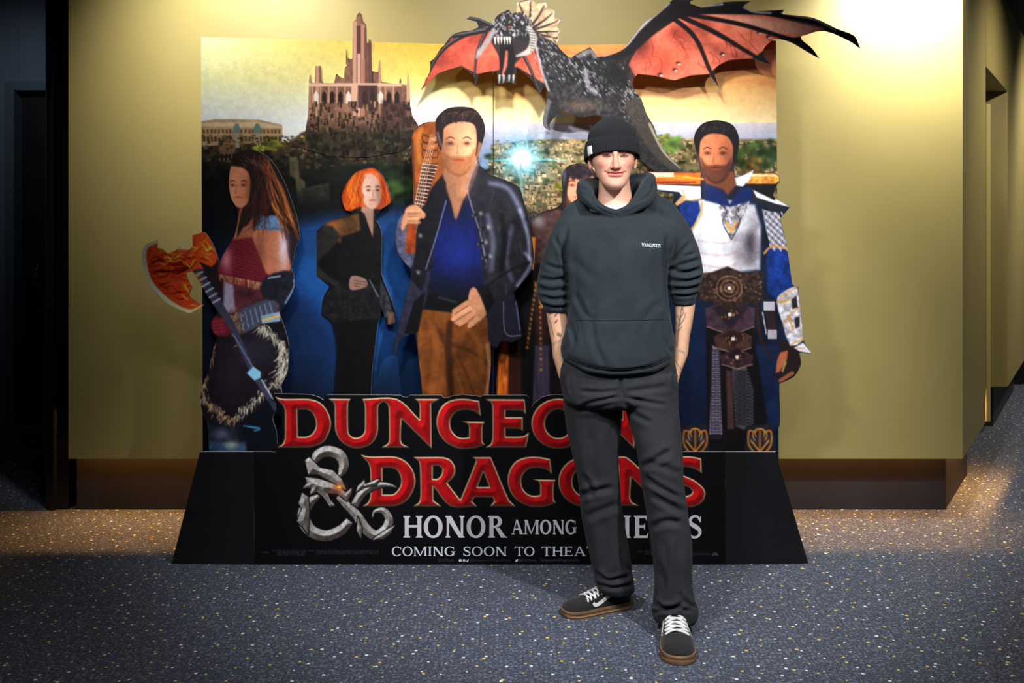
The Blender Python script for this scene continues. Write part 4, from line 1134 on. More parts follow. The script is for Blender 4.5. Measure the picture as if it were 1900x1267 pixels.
for (pts, w_) in (([(1250, 34), (1290, 70), (1316, 128), (1333, 162)], [9, 8, 7, 2]), ([(1262, 30), (1330, 62), (1390, 98), (1432, 120)], [9, 9, 7, 2]), ([(1270, 26), (1370, 44), (1450, 68), (1492, 82), (1520, 108)], [8, 8, 8, 6, 2]), ([(1110, 106), (1160, 90), (1200, 56), (1250, 20)], [26, 30, 30, 32]), ([(1250, 14), (1310, 16), (1400, 20), (1510, 38), (1560, 60), (1596, 90)], [30, 20, 13, 10, 8, 2])):
    c6.stroke(pts, w_, C(28, 22, 26), .96, 2.5)
for (pts, w_) in (([(1120, 104), (1158, 86), (1190, 48), (1240, 6)], [4, 7, 9, 6]), ([(1380, 14), (1400, 22), (1430, 24)], [3, 4, 3]), ([(1450, 24), (1480, 30), (1512, 36), (1550, 56)], [3, 4, 5, 3]), ([(1300, 12), (1340, 8)], [3, 3])): c6.stroke(pts, w_, C(206, 206, 216), .75, 3)
# frill, neck, body
c6.poly([(955, 30), (959, 4), (984, 0), (1013, 4), (1030, 20), (1040, 36), (1040, 58), (1036, 84), (1000, 70)], C(190, 160, 130), 3, tex=.3)
for p in ((962, 4), (984, 0), (1012, 5), (1029, 21), (1039, 37), (1039, 58), (1037, 72)): c6.stroke([(975, 60), ((975 + p[0]) / 2 + 4, (60 + p[1]) / 2), p], [6, 4, 1.4], C(36, 30, 32), .85, 1.8); c6.stroke([(p[0] - 3, p[1] + 4), p], 2, C(236, 230, 226), .8, 1.5, 0)
c6.poly([(985, 55), (1030, 80), (1058, 110), (1095, 90), (1112, 108), (1160, 110), (1190, 160), (1215, 235), (1180, 240), (1112, 212), (1081, 217), (1044, 206), (1016, 172), (1002, 124), (990, 88)], C(52, 50, 54), 3, .85, tex=.9, tscale=5)
for i in range(420):
    t = RS.rand(); x = 1000 + 150 * t + RS.normal(0, 12); y = 90 + 80 * t + RS.normal(0, 18)
    c6.stroke([(x, y), (x + 3, y + 4)], [2.2, .8], C(190, 190, 196) if RS.rand() < .45 else C(12, 11, 12), .6, 1.2, 0)
c6.blob(1140, 140, 34, 26, C(20, 18, 20), .8); c6.blob(1080, 196, 40, 12, C(120, 104, 84), .6); c6.stroke([(1086, 130), (1092, 160), (1106, 172)], 9, C(170, 168, 172), .6, 5); c6.stroke([(1076, 104), (1096, 94), (1104, 104)], 9, C(160, 158, 160), .6, 4); c6.stroke([(994, 84), (1004, 126), (1018, 168)], 4, C(206, 206, 212), .6, 2.5)
for i in range(160):
    x, y = 1170 + RS.normal(0, 12) + RS.rand() * 20, 190 + RS.normal(0, 22); c6.stroke([(x, y), (x + 2, y + 3)], [2.4, .8], C(170, 166, 160), .6, 1.2, 0)
c6.stroke([(1016, 190), (1010, 225), (1018, 240)], [14, 9, 3], C(120, 116, 118), .7, 4); c6.stroke([(1024, 200), (1040, 214)], 4, C(40, 36, 38), .8, 2, 0)
c6.stroke([(1180, 200), (1212, 262), (1240, 300), (1268, 318)], [40, 30, 20, 8], C(70, 64, 56), .85, 5); c6.stroke([(1205, 230), (1230, 280), (1262, 312)], [5, 4, 2], C(176, 166, 150), .7, 2.5)
# head with open jaws
c6.poly([(913, 44), (930, 28), (950, 20), (985, 34), (990, 70), (975, 100), (955, 120), (956, 156), (944, 150), (925, 154), (928, 110), (912, 80)], C(40, 38, 42), 3, .9, smooth=2)
c6.poly([(930, 76), (950, 74), (956, 110), (950, 140), (930, 142), (926, 108)], C(14, 8, 10), 3); c6.stroke([(940, 96), (938, 120), (932, 140)], [5, 7, 3], C(206, 120, 110), .85, 2)
for i in range(150):
    x, y = RS.uniform(914, 988), RS.uniform(22, 66); c6.stroke([(x, y), (x + RS.normal(0, 3), y + RS.uniform(2, 7))], [2.6, .8], C(206, 204, 208) if RS.rand() < .5 else C(14, 12, 14), .65, 1.2, 0)
for x in (918, 924, 930, 936, 941, 946): c6.stroke([(x, 70), (x + 1, 82)], [4, 1], C(240, 236, 226), .9, 1.2, 0)
for x in (926, 934, 944, 952): c6.stroke([(x, 154), (x + 1, 140)], [1, 4], C(214, 206, 196), .8, 1.2, 0)
c6.stroke([(916, 56), (904, 78), (890, 96), (884, 108)], [8, 9, 9, 3], C(150, 148, 150), .95, 2); c6.stroke([(982, 52), (990, 72), (982, 94), (958, 104)], [9, 14, 12, 3], C(176, 170, 164), .95, 2.5)
for k in range(9): c6.stroke([(980 + k * .6, 54 + k * 5), (995 - k * .6, 56 + k * 5)], 1.4, C(60, 56, 58), .8, 1, 0)
c6.blob(945, 50, 3, 1.6, C(226, 110, 50), .9)
c6.grain(.06)
d_out = [(780, 169), (797, 134), (798, 114), (806, 108), (818, 89), (824, 84), (837, 67), (850, 60), (876, 56), (888, 50), (884, 40), (865, 35), (872, 31), (890, 34), (913, 44), (922, 30), (930, 24), (944, 18), (950, 26), (958, 22), (959, 4), (984, -1), (996, 8), (1013, 3), (1016, 16), (1030, 19), (1028, 32), (1041, 35), (1033, 48), (1040, 58), (1034, 64), (1038, 70), (1032, 82), (1044, 96), (1058, 108), (1070, 100), (1095, 87), (1109, 106), (1130, 102), (1152, 94), (1166, 80), (1186, 54), (1196, 42), (1220, 26), (1239, 8), (1254, -4), (1293, -3), (1276, 5), (1302, 13), (1342, 4), (1393, 2), (1379, 11), (1393, 20), (1424, 20), (1455, 18), (1450, 26), (1509, 33), (1552, 53), (1586, 67), (1596, 90), (1580, 78), (1529, 57), (1484, 68), (1490, 76), (1507, 90), (1520, 108), (1500, 97), (1467, 78), (1440, 72), (1424, 82), (1416, 94), (1420, 108), (1432, 120), (1410, 114), (1396, 109), (1353, 112), (1330, 124), (1326, 138), (1334, 162), (1316, 138), (1282, 140), (1251, 149), (1217, 141), (1183, 137), (1174, 150), (1178, 168), (1190, 184), (1200, 212), (1214, 236), (1222, 262), (1240, 288), (1270, 317), (1217, 320), (1150, 250), (1112, 214), (1081, 217), (1044, 206), (1036, 206), (1048, 217), (1030, 216), (1020, 230), (1021, 242), (1010, 236), (1007, 222), (1013, 196), (1017, 172), (1010, 158), (1002, 175), (985, 146), (960, 126), (958, 132), (957, 156), (944, 152), (924, 156), (922, 134), (912, 132), (888, 137), (882, 161), (878, 140), (856, 123), (835, 128), (812, 137), (798, 150)]
card('dragon_cutout', crs(d_out, 3), c6, 4.30, 1.6, standee)
# ---- black base with the title
YB = 4.16
ct = Canvas(468, 722, 1352, 1056, C(15, 15, 18))


def sh(P, dx, dy):
    return [(x + dx, y + dy) for x, y in P]


def ring(cx, cy, rx, ry, n=40):
    return [(cx + rx * math.cos(2 * math.pi * k / n), cy + ry * math.sin(2 * math.pi * k / n)) for k in range(n)]


D1_ = [(510.5, 736), (524, 739.5), (539, 740), (572, 740), (592.6, 746), (607, 761.5), (614, 782), (612, 798.5), (601, 819), (580, 829), (566, 830), (514.6, 830), (524, 824), (528, 815), (528.5, 809), (528.5, 761.5), (524, 751), (516, 743)]
D1h = [(551.5, 760), (570, 760), (580, 766.7), (586, 782), (585.4, 794.4), (578, 805.7), (568, 810), (552.6, 810)]
UN = [(609, 739.4), (651, 740), (646, 748), (646, 796.5), (649, 806.7), (658, 812), (668.5, 810), (675.7, 802.6), (677, 790), (676.7, 753), (672.6, 740), (737, 740), (778.5, 778), (778, 749), (770, 740), (815, 740), (800, 749), (801, 832), (745, 777), (743.5, 815), (746.5, 823), (759, 830), (708.5, 830), (720, 822), (722, 811), (721, 756.4), (718, 749), (710.6, 744.7), (703.4, 751.3), (701.4, 757.5), (701.4, 798.5), (697, 813), (685, 826), (662, 832), (642, 826), (629.5, 815), (622, 798.5), (621, 753), (618, 746)]
N_ = [(709, 740), (737, 740), (778.5, 778), (778, 749), (770, 740), (815, 740), (800, 749), (801, 832), (745, 777), (743.5, 815), (746.5, 823), (759, 830), (708.5, 830), (720, 822), (722, 811), (721, 760), (718, 749)]
G_ = [(889, 744), (892, 772), (882, 763.6), (863.6, 760), (847, 763.6), (838, 774), (835, 786), (839, 800.5), (849, 810), (859.5, 812.4), (870, 811), (870, 791), (865.7, 785), (856.4, 782), (899.5, 782.7), (895.4, 790), (895.4, 819), (899.5, 825), (882, 831), (859.5, 833), (837, 827), (818.5, 811), (810, 788), (813, 766), (824.6, 749), (843, 741), (865.7, 740)]
E_ = [(900.5, 740.6), (973.4, 741), (976, 768.7), (970, 762.6), (964, 761), (938, 761), (938, 774), (970, 774), (970, 799.5), (964, 795.4), (938, 795), (938, 810), (964, 810), (974.4, 807.7), (982, 801.6), (976, 830), (900.5, 830), (910, 824), (913.5, 814), (913.5, 753), (910, 746)]
S_ = [(1301, 850.5), (1302, 878), (1292, 871), (1278, 866.5), (1267, 866), (1258, 868), (1255, 873), (1262, 879), (1278, 886), (1290, 892), (1305, 905), (1309, 915), (1305, 928), (1292, 938), (1272, 941), (1250, 938), (1239, 934), (1238, 905), (1248, 915), (1258, 920), (1270, 921), (1282, 917), (1285, 912), (1280, 905), (1268, 900), (1248, 891), (1237, 880), (1235, 868), (1242, 855), (1258, 848), (1280, 846.5)]
DD = [(669.6, 843.7), (683, 846.5), (695, 847), (732, 847), (750.6, 854), (765, 870), (771, 891), (767, 909), (755, 928), (736, 938), (722, 939), (672.6, 939), (682, 933), (687, 921.6), (686.6, 870), (683, 859), (675, 850)]
DDh = [(710, 868), (726, 868), (738, 874), (744.5, 891), (741, 905), (730, 916.5), (710, 917.5)]
RA = [(767, 848), (822.5, 848), (837, 854), (845, 870), (841, 885), (830, 896), (854, 927), (883, 856), (882, 852), (876, 848), (911, 848), (943.6, 925.7), (956, 939), (909, 939), (917, 930), (914, 922.6), (880, 922.6), (876, 930), (885, 939), (836, 939), (804, 902), (804, 928), (818.5, 939), (767, 939), (777, 932), (780, 919.6), (779, 864), (776, 855)]
Rh = [(803, 864), (814, 864), (821, 870), (819, 880.6), (812, 888), (803, 888.4)]
Ah = [(897, 875.4), (907.7, 903.5), (885.8, 903.5)]


def bevel_letter(polys, dark=C(110, 12, 18), lit=C(205, 30, 36), edge=C(214, 196, 156)):
    polys = [crs(p, 4) for p in polys]
    P0 = np.concatenate(polys)
    sl = ct.crop(P0[:, 0].min() - 3, P0[:, 1].min() - 3, P0[:, 0].max() + 3, P0[:, 1].max() + 3)
    X_, Y_ = ct.X[sl], ct.Y[sl]
    d = sdf(X_, Y_, [np.asarray(p, float) for p in polys])
    gy, gx = np.gradient(d)
    sh_ = np.clip(0.55 + 0.28 * gx * 0.2 - 0.45 * (-gy) * 0.75 + 0.18 * gx, 0, 1)       # printed bevel facets
    body = dark * (1 - sh_[..., None]) + lit * sh_[..., None]
    body = body * (0.92 + 0.16 * vnoise(X_, Y_, 8, 2, 3))[..., None]
    ct.blend(sl, np.clip(d + 1.0, 0, 1), np.broadcast_to(C(70, 50, 30), X_.shape + (3,)))
    e = edge * (0.75 + 0.35 * np.clip(gy, -1, 1))[..., None]
    ct.blend(sl, np.clip(d + 0.4, 0, 1), e)
    ct.blend(sl, np.clip(d - 1.7, 0, 1), body)


for L in ([D1_, D1h], [UN], [G_], [E_], [ring(1036, 786, 50, 46.5), ring(1036, 786, 25, 26.5)], [sh(N_, 376, 0)], [sh(S_, -62, -108)],
          [DD, DDh], [RA, Rh, Ah], [sh(G_, 132, 107.5)], [ring(1087, 893.5, 51, 47), ring(1087, 893.5, 25, 27)], [sh(N_, 426, 108)], [S_]):
    bevel_letter(L)
# dragon ampersand emblem in stone silver


def metal(polys, k=1.0, smooth=3):
    PP = [cr(p, True, smooth) if smooth else np.asarray(p, float) for p in polys]
    P0 = np.concatenate(PP)
    sl = ct.crop(P0[:, 0].min() - 3, P0[:, 1].min() - 3, P0[:, 0].max() + 3, P0[:, 1].max() + 3)
    X_, Y_ = ct.X[sl], ct.Y[sl]
    d = sdf(X_, Y_, PP)
    gy, gx = np.gradient(d)
    s_ = np.clip(0.5 + 0.42 * gy + 0.22 * gx, 0.08, 1)
    b = (C(66, 60, 54) * (1 - s_[..., None]) + C(206, 200, 196) * s_[..., None]) * k * (0.75 + 0.5 * vnoise(X_, Y_, 5, 3, 6))[..., None]
    ct.blend(sl, np.clip(d + 2.2, 0, 1), np.broadcast_to(C(10, 10, 12), X_.shape + (3,)))
    ct.blend(sl, np.clip(d + 0.5, 0, 1), b)


def band(pts, w):
    P = cr(pts, False, 6)
    w = np.interp(np.linspace(0, 1, len(P)), np.linspace(0, 1, len(w)), w)
    t = np.gradient(P, axis=0); t /= np.linalg.norm(t, axis=1)[:, None] + 1e-9
    nrm = np.stack([-t[:, 1], t[:, 0]], 1)
    return [tuple(p) for p in np.concatenate([P + nrm * w[:, None] / 2, (P - nrm * w[:, None] / 2)[::-1]])]


metal([band([(582, 862), (588, 846), (602, 838), (616, 838), (631, 845), (638, 860), (635, 874), (628, 886)], [9, 18, 20, 20, 20, 19, 15, 3])], 1, 0)
metal([band([(592, 920), (575, 932), (564, 950), (566, 970), (580, 987), (606, 994), (632, 984), (649, 966)], [6, 18, 22, 24, 22, 20, 19, 14])], 1, 0)
metal([band([(626, 922), (642, 936), (662, 956), (678, 980), (696, 993), (714, 984), (722, 964), (712, 948), (696, 949), (691, 960)], [6, 14, 17, 19, 18, 18, 15, 12, 6, 2])], 1, 0)
metal([[(708, 988), (733, 974), (724, 990), (712, 1000), (690, 1002)]], 1, 0)
metal([[(664, 958), (672, 980), (670, 1000), (662, 984)]], .9, 0)
metal([band([(658, 938), (668, 920), (684, 906), (704, 900), (722, 900), (736, 904)], [14, 15, 14, 11, 7, 1])], 1, 0)
metal([[(660, 914), (664, 902), (676, 890), (678, 898), (700, 889), (705, 889), (698, 900), (676, 904)]], 1, 0)
metal([[(551, 968), (560, 944), (554, 934), (561, 914), (572, 922), (574, 950), (572, 992), (562, 978)]], .95, 0)
metal([[(566, 854), (574, 848), (594, 868), (618, 873), (634, 889), (642, 908), (636, 910), (612, 892), (590, 880), (572, 880)]], 1.05, 0)
metal([[(566, 885), (590, 888), (616, 896), (634, 906), (641, 914), (653, 905), (652, 916), (644, 930), (634, 922), (625, 916), (608, 915), (612, 926), (622, 938), (612, 940), (600, 922), (588, 912), (575, 918), (578, 906), (562, 905), (570, 896)]], 1.0, 0)
ct.blob(628, 906, 15, 12, C(176, 84, 56), .55)
ct.blob(629.5, 903.5, 5.5, 4.5, C(240, 120, 30), .95); ct.blob(629.5, 903.5, 2.6, 2.2, C(255, 226, 120), 1)
ct.grain(.04)
t_out = [(472, 838), (512.6, 838), (509.5, 828), (523, 817), (523, 759.5), (512, 744), (503, 734), (508.5, 730), (551.5, 731), (578, 732), (592.6, 737), (602, 743), (602.5, 738), (606, 732.4), (742.4, 733), (748.6, 736.5), (757, 736.5), (761, 733), (818, 733), (823.5, 738), (830, 738), (841, 734), (859.5, 732), (882, 734), (892, 736.5), (896, 733), (976.5, 733), (981.6, 738), (984, 759.5), (991, 748), (1005, 737), (1023.6, 732), (1046, 732), (1080, 738), (1086, 733), (1196, 733), (1215, 731), (1240, 736), (1247, 770), (1256, 800), (1252, 838), (1346, 838), (1346, 1049), (472, 1049)]
title = card('title_panel', t_out, ct, YB, 1.15, standee, 0.006, (M['print'], M['white_card'], M['black_card']))


def flat_panel(name, pts, Y0, Y1fn, mat, parent, thick=0.006):
    """black card wing: polygon in px, depth given per point"""
    f = [W(p[0], p[1], Y1fn(p[0])) for p in pts]
    b = [v + Vector((0, thick, 0)) for v in f]
    n = len(f)
    me = mesh_from(f + b, [tuple(range(n)), tuple(range(n, 2 * n))[::-1]] + [(i, n + i, n + (i + 1) % n, (i + 1) % n) for i in range(n)], name)
    bm = bmesh.new(); bm.from_mesh(me); bmesh.ops.recalc_face_normals(bm, faces=list(bm.faces)); bm.to_mesh(me); bm.free()
    me.materials.append(mat); me.materials.append(M['white_card'])
    for p in me.polygons[2:]:
        if abs(p.normal.z) > 0.5: p.material_index = 1
    return link(name, me, None, parent)


wl_ = flat_panel('base_wing', [(371, 838), (471.2, 838), (471.2, 1049), (318, 1048)], YB, lambda x: np.interp(x, [318, 472], [4.168, 4.16]), M['black_card'], standee)
wr_ = flat_panel('base_wing', [(1346.8, 838), (1439, 838), (1500, 1046), (1346.8, 1049)], YB, lambda x: np.interp(x, [1346, 1500], [4.16, 4.172]), M['black_card'], standee)


# ---- lettering built as thin flat shapes on the base
def stem(x, w, s=.07, h=.09, y0=0, y1=1):
    c = .05
    return [[(x - s, y0), (x + w + s, y0), (x + w + s, y0 + h * .55), (x + w, y0 + h), (x + w, y1 - h), (x + w + s, y1 - h * .55), (x + w + s, y1), (x - s, y1), (x - s, y1 - h * .55), (x, y1 - h), (x, y0 + h), (x - s, y0 + h * .55)]]


def arc(cx, cy, rx, ry, a0, a1, w0, w1, n=20):
    """stressed arc: horizontal thickness w0, vertical thickness w1"""
    o, i = [], []
    for k in range(n + 1):
        a = math.radians(a0 + (a1 - a0) * k / n)
        o.append((cx + rx * math.cos(a), cy + ry * math.sin(a)))
        i.append((cx + (rx - w0) * math.cos(a), cy + (ry - w1) * math.sin(a)))
    return [o[k:k + 2] + i[k:k + 2][::-1] for k in range(n)]


def glyph(ch, wgt):
    """returns (polygons, advance) for cap height 1"""
    w = wgt; t = wgt * .55
    b = lambda x0, x1, y, h: [[(x0, y), (x1, y), (x1, y + h), (x0, y + h)]]
    if ch == 'H': return stem(.08, w) + stem(.70, w) + b(.08 + w, .70, .47, t), .96
    if ch == 'I': return stem(.08, w), .24 + w
    if ch == 'O': return arc(.47, .5, .47, .52, 0, 360, w * 1.05, t, 32), 1.0
    if ch == 'C': return arc(.47, .5, .47, .52, 48, 312, w * 1.05, t, 26) + [[(.80, .70), (.86, .70), (.84, .98), (.76, .90)], [(.80, .26), (.86, .20), (.74, .08), (.70, .14)]], .92
    if ch == 'G': return arc(.47, .5, .47, .52, 48, 325, w * 1.05, t, 26) + [[(.80, .70), (.86, .70), (.84, .98), (.76, .90)]] + b(.88 - w, .88, .08, .38) + b(.58, .98, .42, .07), 1.0
    if ch == 'N': return stem(.08, t * 1.05) + stem(.78, t * 1.05) + [[(.0, 1), (.08 + w * 1.1, 1), (.78 + t, 0), (.78 - w * .45, 0)]], 1.0
    if ch == 'M': return stem(.06, t) + stem(.98, w * .95) + [[(.02, 1), (.06 + w * 1.0, 1), (.62, .05), (.50, .05)], [(.98, 1), (1.06, 1), (.60, .0), (.52, .05)]], 1.26
    if ch == 'R': return stem(.08, w) + b(.08, .42, 1 - t, t) + b(.08, .42, .44, t) + arc(.40, .5 + .22 + .02, .30, .265, -90, 90, w, t, 14) + [[(.36, .46), (.36 + w * 1.05, .46), (.92, 0), (.92 - w * 1.3, 0)], [(.70, 0), (.96, 0), (.96, .05), (.74, .05)]], .93
    if ch == 'A': return [[(.40, 1.02), (.50, 1.02), (.15, 0), (.08, 0)], [(.40, 1.02), (.52, 1.02), (.96, 0), (.96 - w * 1.25, 0)], [(.0, 0), (.28, 0), (.28, .05), (.0, .05)], [(.66, 0), (1.04, 0), (1.04, .05), (.66, .05)]] + b(.22, .74, .30, t), 1.02
    if ch == 'E': return stem(.08, w) + b(.08, .64, 1 - t, t) + b(.08, .56, .46, t) + b(.08, .68, 0, t) + [[(.60, 1), (.66, 1), (.66, .76), (.60, .86)], [(.52, .62), (.57, .66), (.57, .34), (.52, .40)], [(.62, 0), (.70, 0), (.74, .26), (.66, .14)]], .78
    if ch == 'T': return stem(.36, w) + b(.0, .80, 1 - t, t) + [[(0, 1), (.06, 1), (.06, .86), (-.01, .74)], [(.74, 1), (.80, 1), (.81, .74), (.74, .86)]], .84
    if ch == 'V': return [[(.04, 1), (.04 + w * 1.25, 1), (.54, -.02), (.46, -.02)], [(.84, 1), (.92, 1), (.54, -.02), (.46, -.02)], [(-.04, .95), (.30, .95), (.30, 1), (-.04, 1)], [(.74, .95), (1.0, .95), (1.0, 1), (.74, 1)]], .98
    if ch == 'S':
        P = cr([(.60, .80), (.48, .95), (.28, .96), (.12, .82), (.16, .64), (.36, .52), (.56, .38), (.60, .20), (.46, .05), (.24, .04), (.08, .18)], False, 5)
        ww = np.interp(np.linspace(0, 1, len(P)), [0, .2, .5, .8, 1], [t * .9, t, w * 1.05, t, t * .9])
        tt = np.gradient(P, axis=0); tt /= np.linalg.norm(tt, axis=1)[:, None]
        nn = np.stack([-tt[:, 1], tt[:, 0]], 1)
        a_, b_ = P + nn * ww[:, None] / 2, P - nn * ww[:, None] / 2
        return [[tuple(a_[k]), tuple(a_[k + 1]), tuple(b_[k + 1]), tuple(b_[k])] for k in range(len(P) - 1)] + [[(.58, .70), (.65, .70), (.65, 1.0), (.58, .88)], [(.04, 0), (.10, .12), (.10, .30), (.04, .30)]], .72
    return [], .4


def serif_text(name, text, x0, x1, yt, yb, mat, parent, wgt=.17, gap=.06, Y=YB - 0.0006):
    cells, pen = [], 0.0
    for ch in text:
        if ch == ' ':
            pen += .42; continue
        polys, adv = glyph(ch, wgt)
        cells.append((polys, pen)); pen += adv + gap
    sx = (x1 - x0) / (pen - gap)
    H = yb - yt
    vs, fs = [], []
    for polys, p0 in cells:
        for k, P in enumerate(polys):
            n0 = len(vs)
            P = [(x0 + (p0 + x) * sx, yb - y * H) for x, y in P]
            a2 = sum(P[i][0] * P[(i + 1) % len(P)][1] - P[(i + 1) % len(P)][0] * P[i][1] for i in range(len(P)))
            if a2 > 0: P = P[::-1]
            vs += [W(x, y, Y - 0.00004 * (k % 6)) for x, y in P]
            fs.append(tuple(range(n0, n0 + len(P))))
    return link(name, mesh_from(vs, fs, name), mat, parent)


M['silver_ink'] = paint_mat('silver_ink', rgb(206, 198, 202), .5, .03)
M['white_ink'] = paint_mat('white_ink', rgb(214, 218, 230), .5, .03)
M['grey_ink'] = paint_mat('grey_ink', rgb(66, 66, 74), .5, .03)
M['dim_ink'] = paint_mat('dim_ink', rgb(50, 50, 56), .5, .03)
serif_text('subtitle_lettering', 'HONOR', 748, 940, 957, 997.5, M['silver_ink'], title, .20)
serif_text('subtitle_lettering', 'AMONG', 949, 1071, 964.5, 991, M['silver_ink'], title, .20)
serif_text('subtitle_lettering', 'THIEVES', 1086, 1303, 956.5, 998, M['silver_ink'], title, .20)
serif_text('release_lettering', 'COMING', 727, 845, 1014, 1031.5, M['white_ink'], title, .15)
serif_text('release_lettering', 'SOON', 859, 941, 1014, 1031.5, M['white_ink'], title, .15)
serif_text('release_lettering', 'TO', 955, 993, 1014, 1031.5, M['white_ink'], title, .15)
serif_text('release_lettering', 'THEATRES', 1005, 1164, 1014, 1031.5, M['white_ink'], title, .15)


def sans_text(name, text, x0, x1, yt, yb, mat, parent, Y=YB - 0.0006):
    cu = bpy.data.curves.new(name, 'FONT')
    cu.body = text
    cu.resolution_u = 2
    o = bpy.data.objects.new(name, cu)
    COL.objects.link(o)
    dg = bpy.context.evaluated_depsgraph_get()
    me = bpy.data.meshes.new_from_object(o.evaluated_get(dg))
    bpy.data.objects.remove(o); bpy.data.curves.remove(cu)
    co = np.zeros(len(me.vertices) * 3); me.vertices.foreach_get('co', co); co = co.reshape(-1, 3)
    u = (co[:, 0] - co[:, 0].min()) / np.ptp(co[:, 0]); v = (co[:, 1] - co[:, 1].min()) / np.ptp(co[:, 1])
    px, py = x0 + u * (x1 - x0), yb - v * (yb - yt)
    out = np.stack([(px - CX) * Y / F, np.full_like(px, Y), CZ - (py - HY) * Y / F], 1)
    me.vertices.foreach_set('co', out.ravel()); me.update()
    me.materials.clear()
    return link(name, me, mat, parent)


for (t_, a, b, y0, y1, m_) in (('SCREEN', 487, 498, 1023, 1026, 'grey_ink'), ('STORY', 504, 512, 1020, 1023, 'dim_ink'), ('CHRIS McKAY & MICHAEL GILIO', 513, 568, 1020, 1031, 'dim_ink'), ('SCREENPLAY', 572, 584, 1020, 1023, 'dim_ink'), ('JONATHAN GOLDSTEIN & JOHN FRANCIS DALEY AND MICHAEL GILIO', 587, 703, 1020, 1031, 'dim_ink'),
                               ('DIRECTED', 1184, 1194, 1021, 1025, 'dim_ink'), ('JONATHAN GOLDSTEIN', 1196, 1260, 1021, 1031, 'dim_ink'), ('MOTION PICTURE', 1284, 1317, 1026, 1031, 'dim_ink'),
                               ('#DnDMovie', 813, 842, 1036, 1043, 'dim_ink'), ('@DungeonsandDragonsMovie', 872, 947, 1036, 1043, 'dim_ink'), ('@DnDMovie', 963, 994, 1036, 1043, 'grey_ink'), ('DungeonsandDragons.movie', 1003, 1074, 1036, 1043, 'grey_ink')):
    sans_text('credit_lettering', t_, a, b, y0, y1, M[m_], title)
# small round and square media marks, and the mountain mark at the right


def disc_marks(name, items, mat, parent):
    vs, fs = [], []
    for P in items:
        n0 = len(vs); vs += [W(x, y, YB - 0.0006) for x, y in P]; fs.append(tuple(range(n0, n0 + len(P))))
    return link(name, mesh_from(vs, fs, name), mat, parent)


def annulus(cx, cy, r0, r1, a0=0, a1=360, n=16):
    A = [math.radians(a0 + (a1 - a0) * k / n) for k in range(n + 1)]
    return [[(cx + r1 * math.cos(A[k]), cy - r1 * math.sin(A[k])), (cx + r1 * math.cos(A[k + 1]), cy - r1 * math.sin(A[k + 1])), (cx + r0 * math.cos(A[k + 1]), cy - r0 * math.sin(A[k + 1])), (cx + r0 * math.cos(A[k]), cy - r0 * math.sin(A[k]))] for k in range(n)]


disc_marks('media_mark', annulus(854, 1039.7, 1.3, 2.8) + [[(853.6, 1037.5), (855, 1037.5), (855, 1042.4), (853.6, 1042.4)]], M['white_ink'], title)
disc_marks('media_mark', annulus(861, 1039.7, 2.0, 2.9, 45, 405, 4) + annulus(861, 1039.7, .7, 1.3), M['white_ink'], title)
disc_marks('media_mark', annulus(867, 1041, .7, 1.6) + [[(868, 1037), (868.8, 1037), (868.8, 1041), (868, 1041)], [(868.5, 1037), (870, 1038.2), (870, 1039.2), (868.5, 1038.2)]], M['white_ink'], title)
disc_marks('media_mark', [[(955.5, 1042), (957, 1039.4), (956, 1037.4), (958.6, 1038.6), (960, 1037), (961.6, 1037.6), (961, 1040), (959, 1042.2)]], M['white_ink'], title)
disc_marks('mountain_mark', annulus(1327, 1031, 4.6, 6.2, 0, 180, 12) + [[(1321.5, 1031), (1327, 1025), (1332.5, 1031), (1329, 1031), (1327, 1028.5), (1325, 1031)]], M['grey_ink'], title)

# ---- hidden structure of the standee: inner brace box, back struts and foam spacers
box('brace_box', -1.02, 1.06, 4.385, 4.45, 0.0, 0.40, M['brown_card'], standee, .003)
box('brace_beam', -1.02, 1.06, 4.176, 4.384, 0.02, 0.30, M['brown_card'], standee, .003)
for x_, y_, y2 in ((450, 560, 4.195), (490, 760, 4.195), (840, 420, 4.245), (850, 640, 4.245), (660, 500, 4.335), (660, 680, 4.335), (1100, 420, 4.37), (1360, 460, 4.22), (1330, 700, 4.22), (1080, 160, 4.30), (950, 60, 4.30), (1250, 90, 4.30)):
    yb_ = float(YL(x_) if x_ < 915 else YR(x_))
    p = W(x_, y_, y2)
    if y_ > 95:
        box('foam_spacer', p.x - .03, p.x + .03, y2 + .0065, yb_ - .0008, p.z - .04, p.z + .04, M['foam'], standee, .002)
for xs in (-.75, .55):
    v = [(xs - .09, 4.475, 0), (xs - .09, 4.475, 1.7), (xs - .09, 4.70, 0), (xs - .084, 4.475, 0), (xs - .084, 4.475, 1.7), (xs - .084, 4.70, 0)]
    link('easel_strut', mesh_from(v, [(0, 1, 2), (5, 4, 3), (0, 3, 4, 1), (1, 4, 5, 2), (2, 5, 3, 0)], 'easel_strut'), M['brown_card'], standee)
# ------------------------------------------------------------------ the visitor
person = empty('person', (0.40, 3.55, 0))
tag(person, 'person in black beanie, dark hoodie and trousers standing with both hands in pockets', 'person')


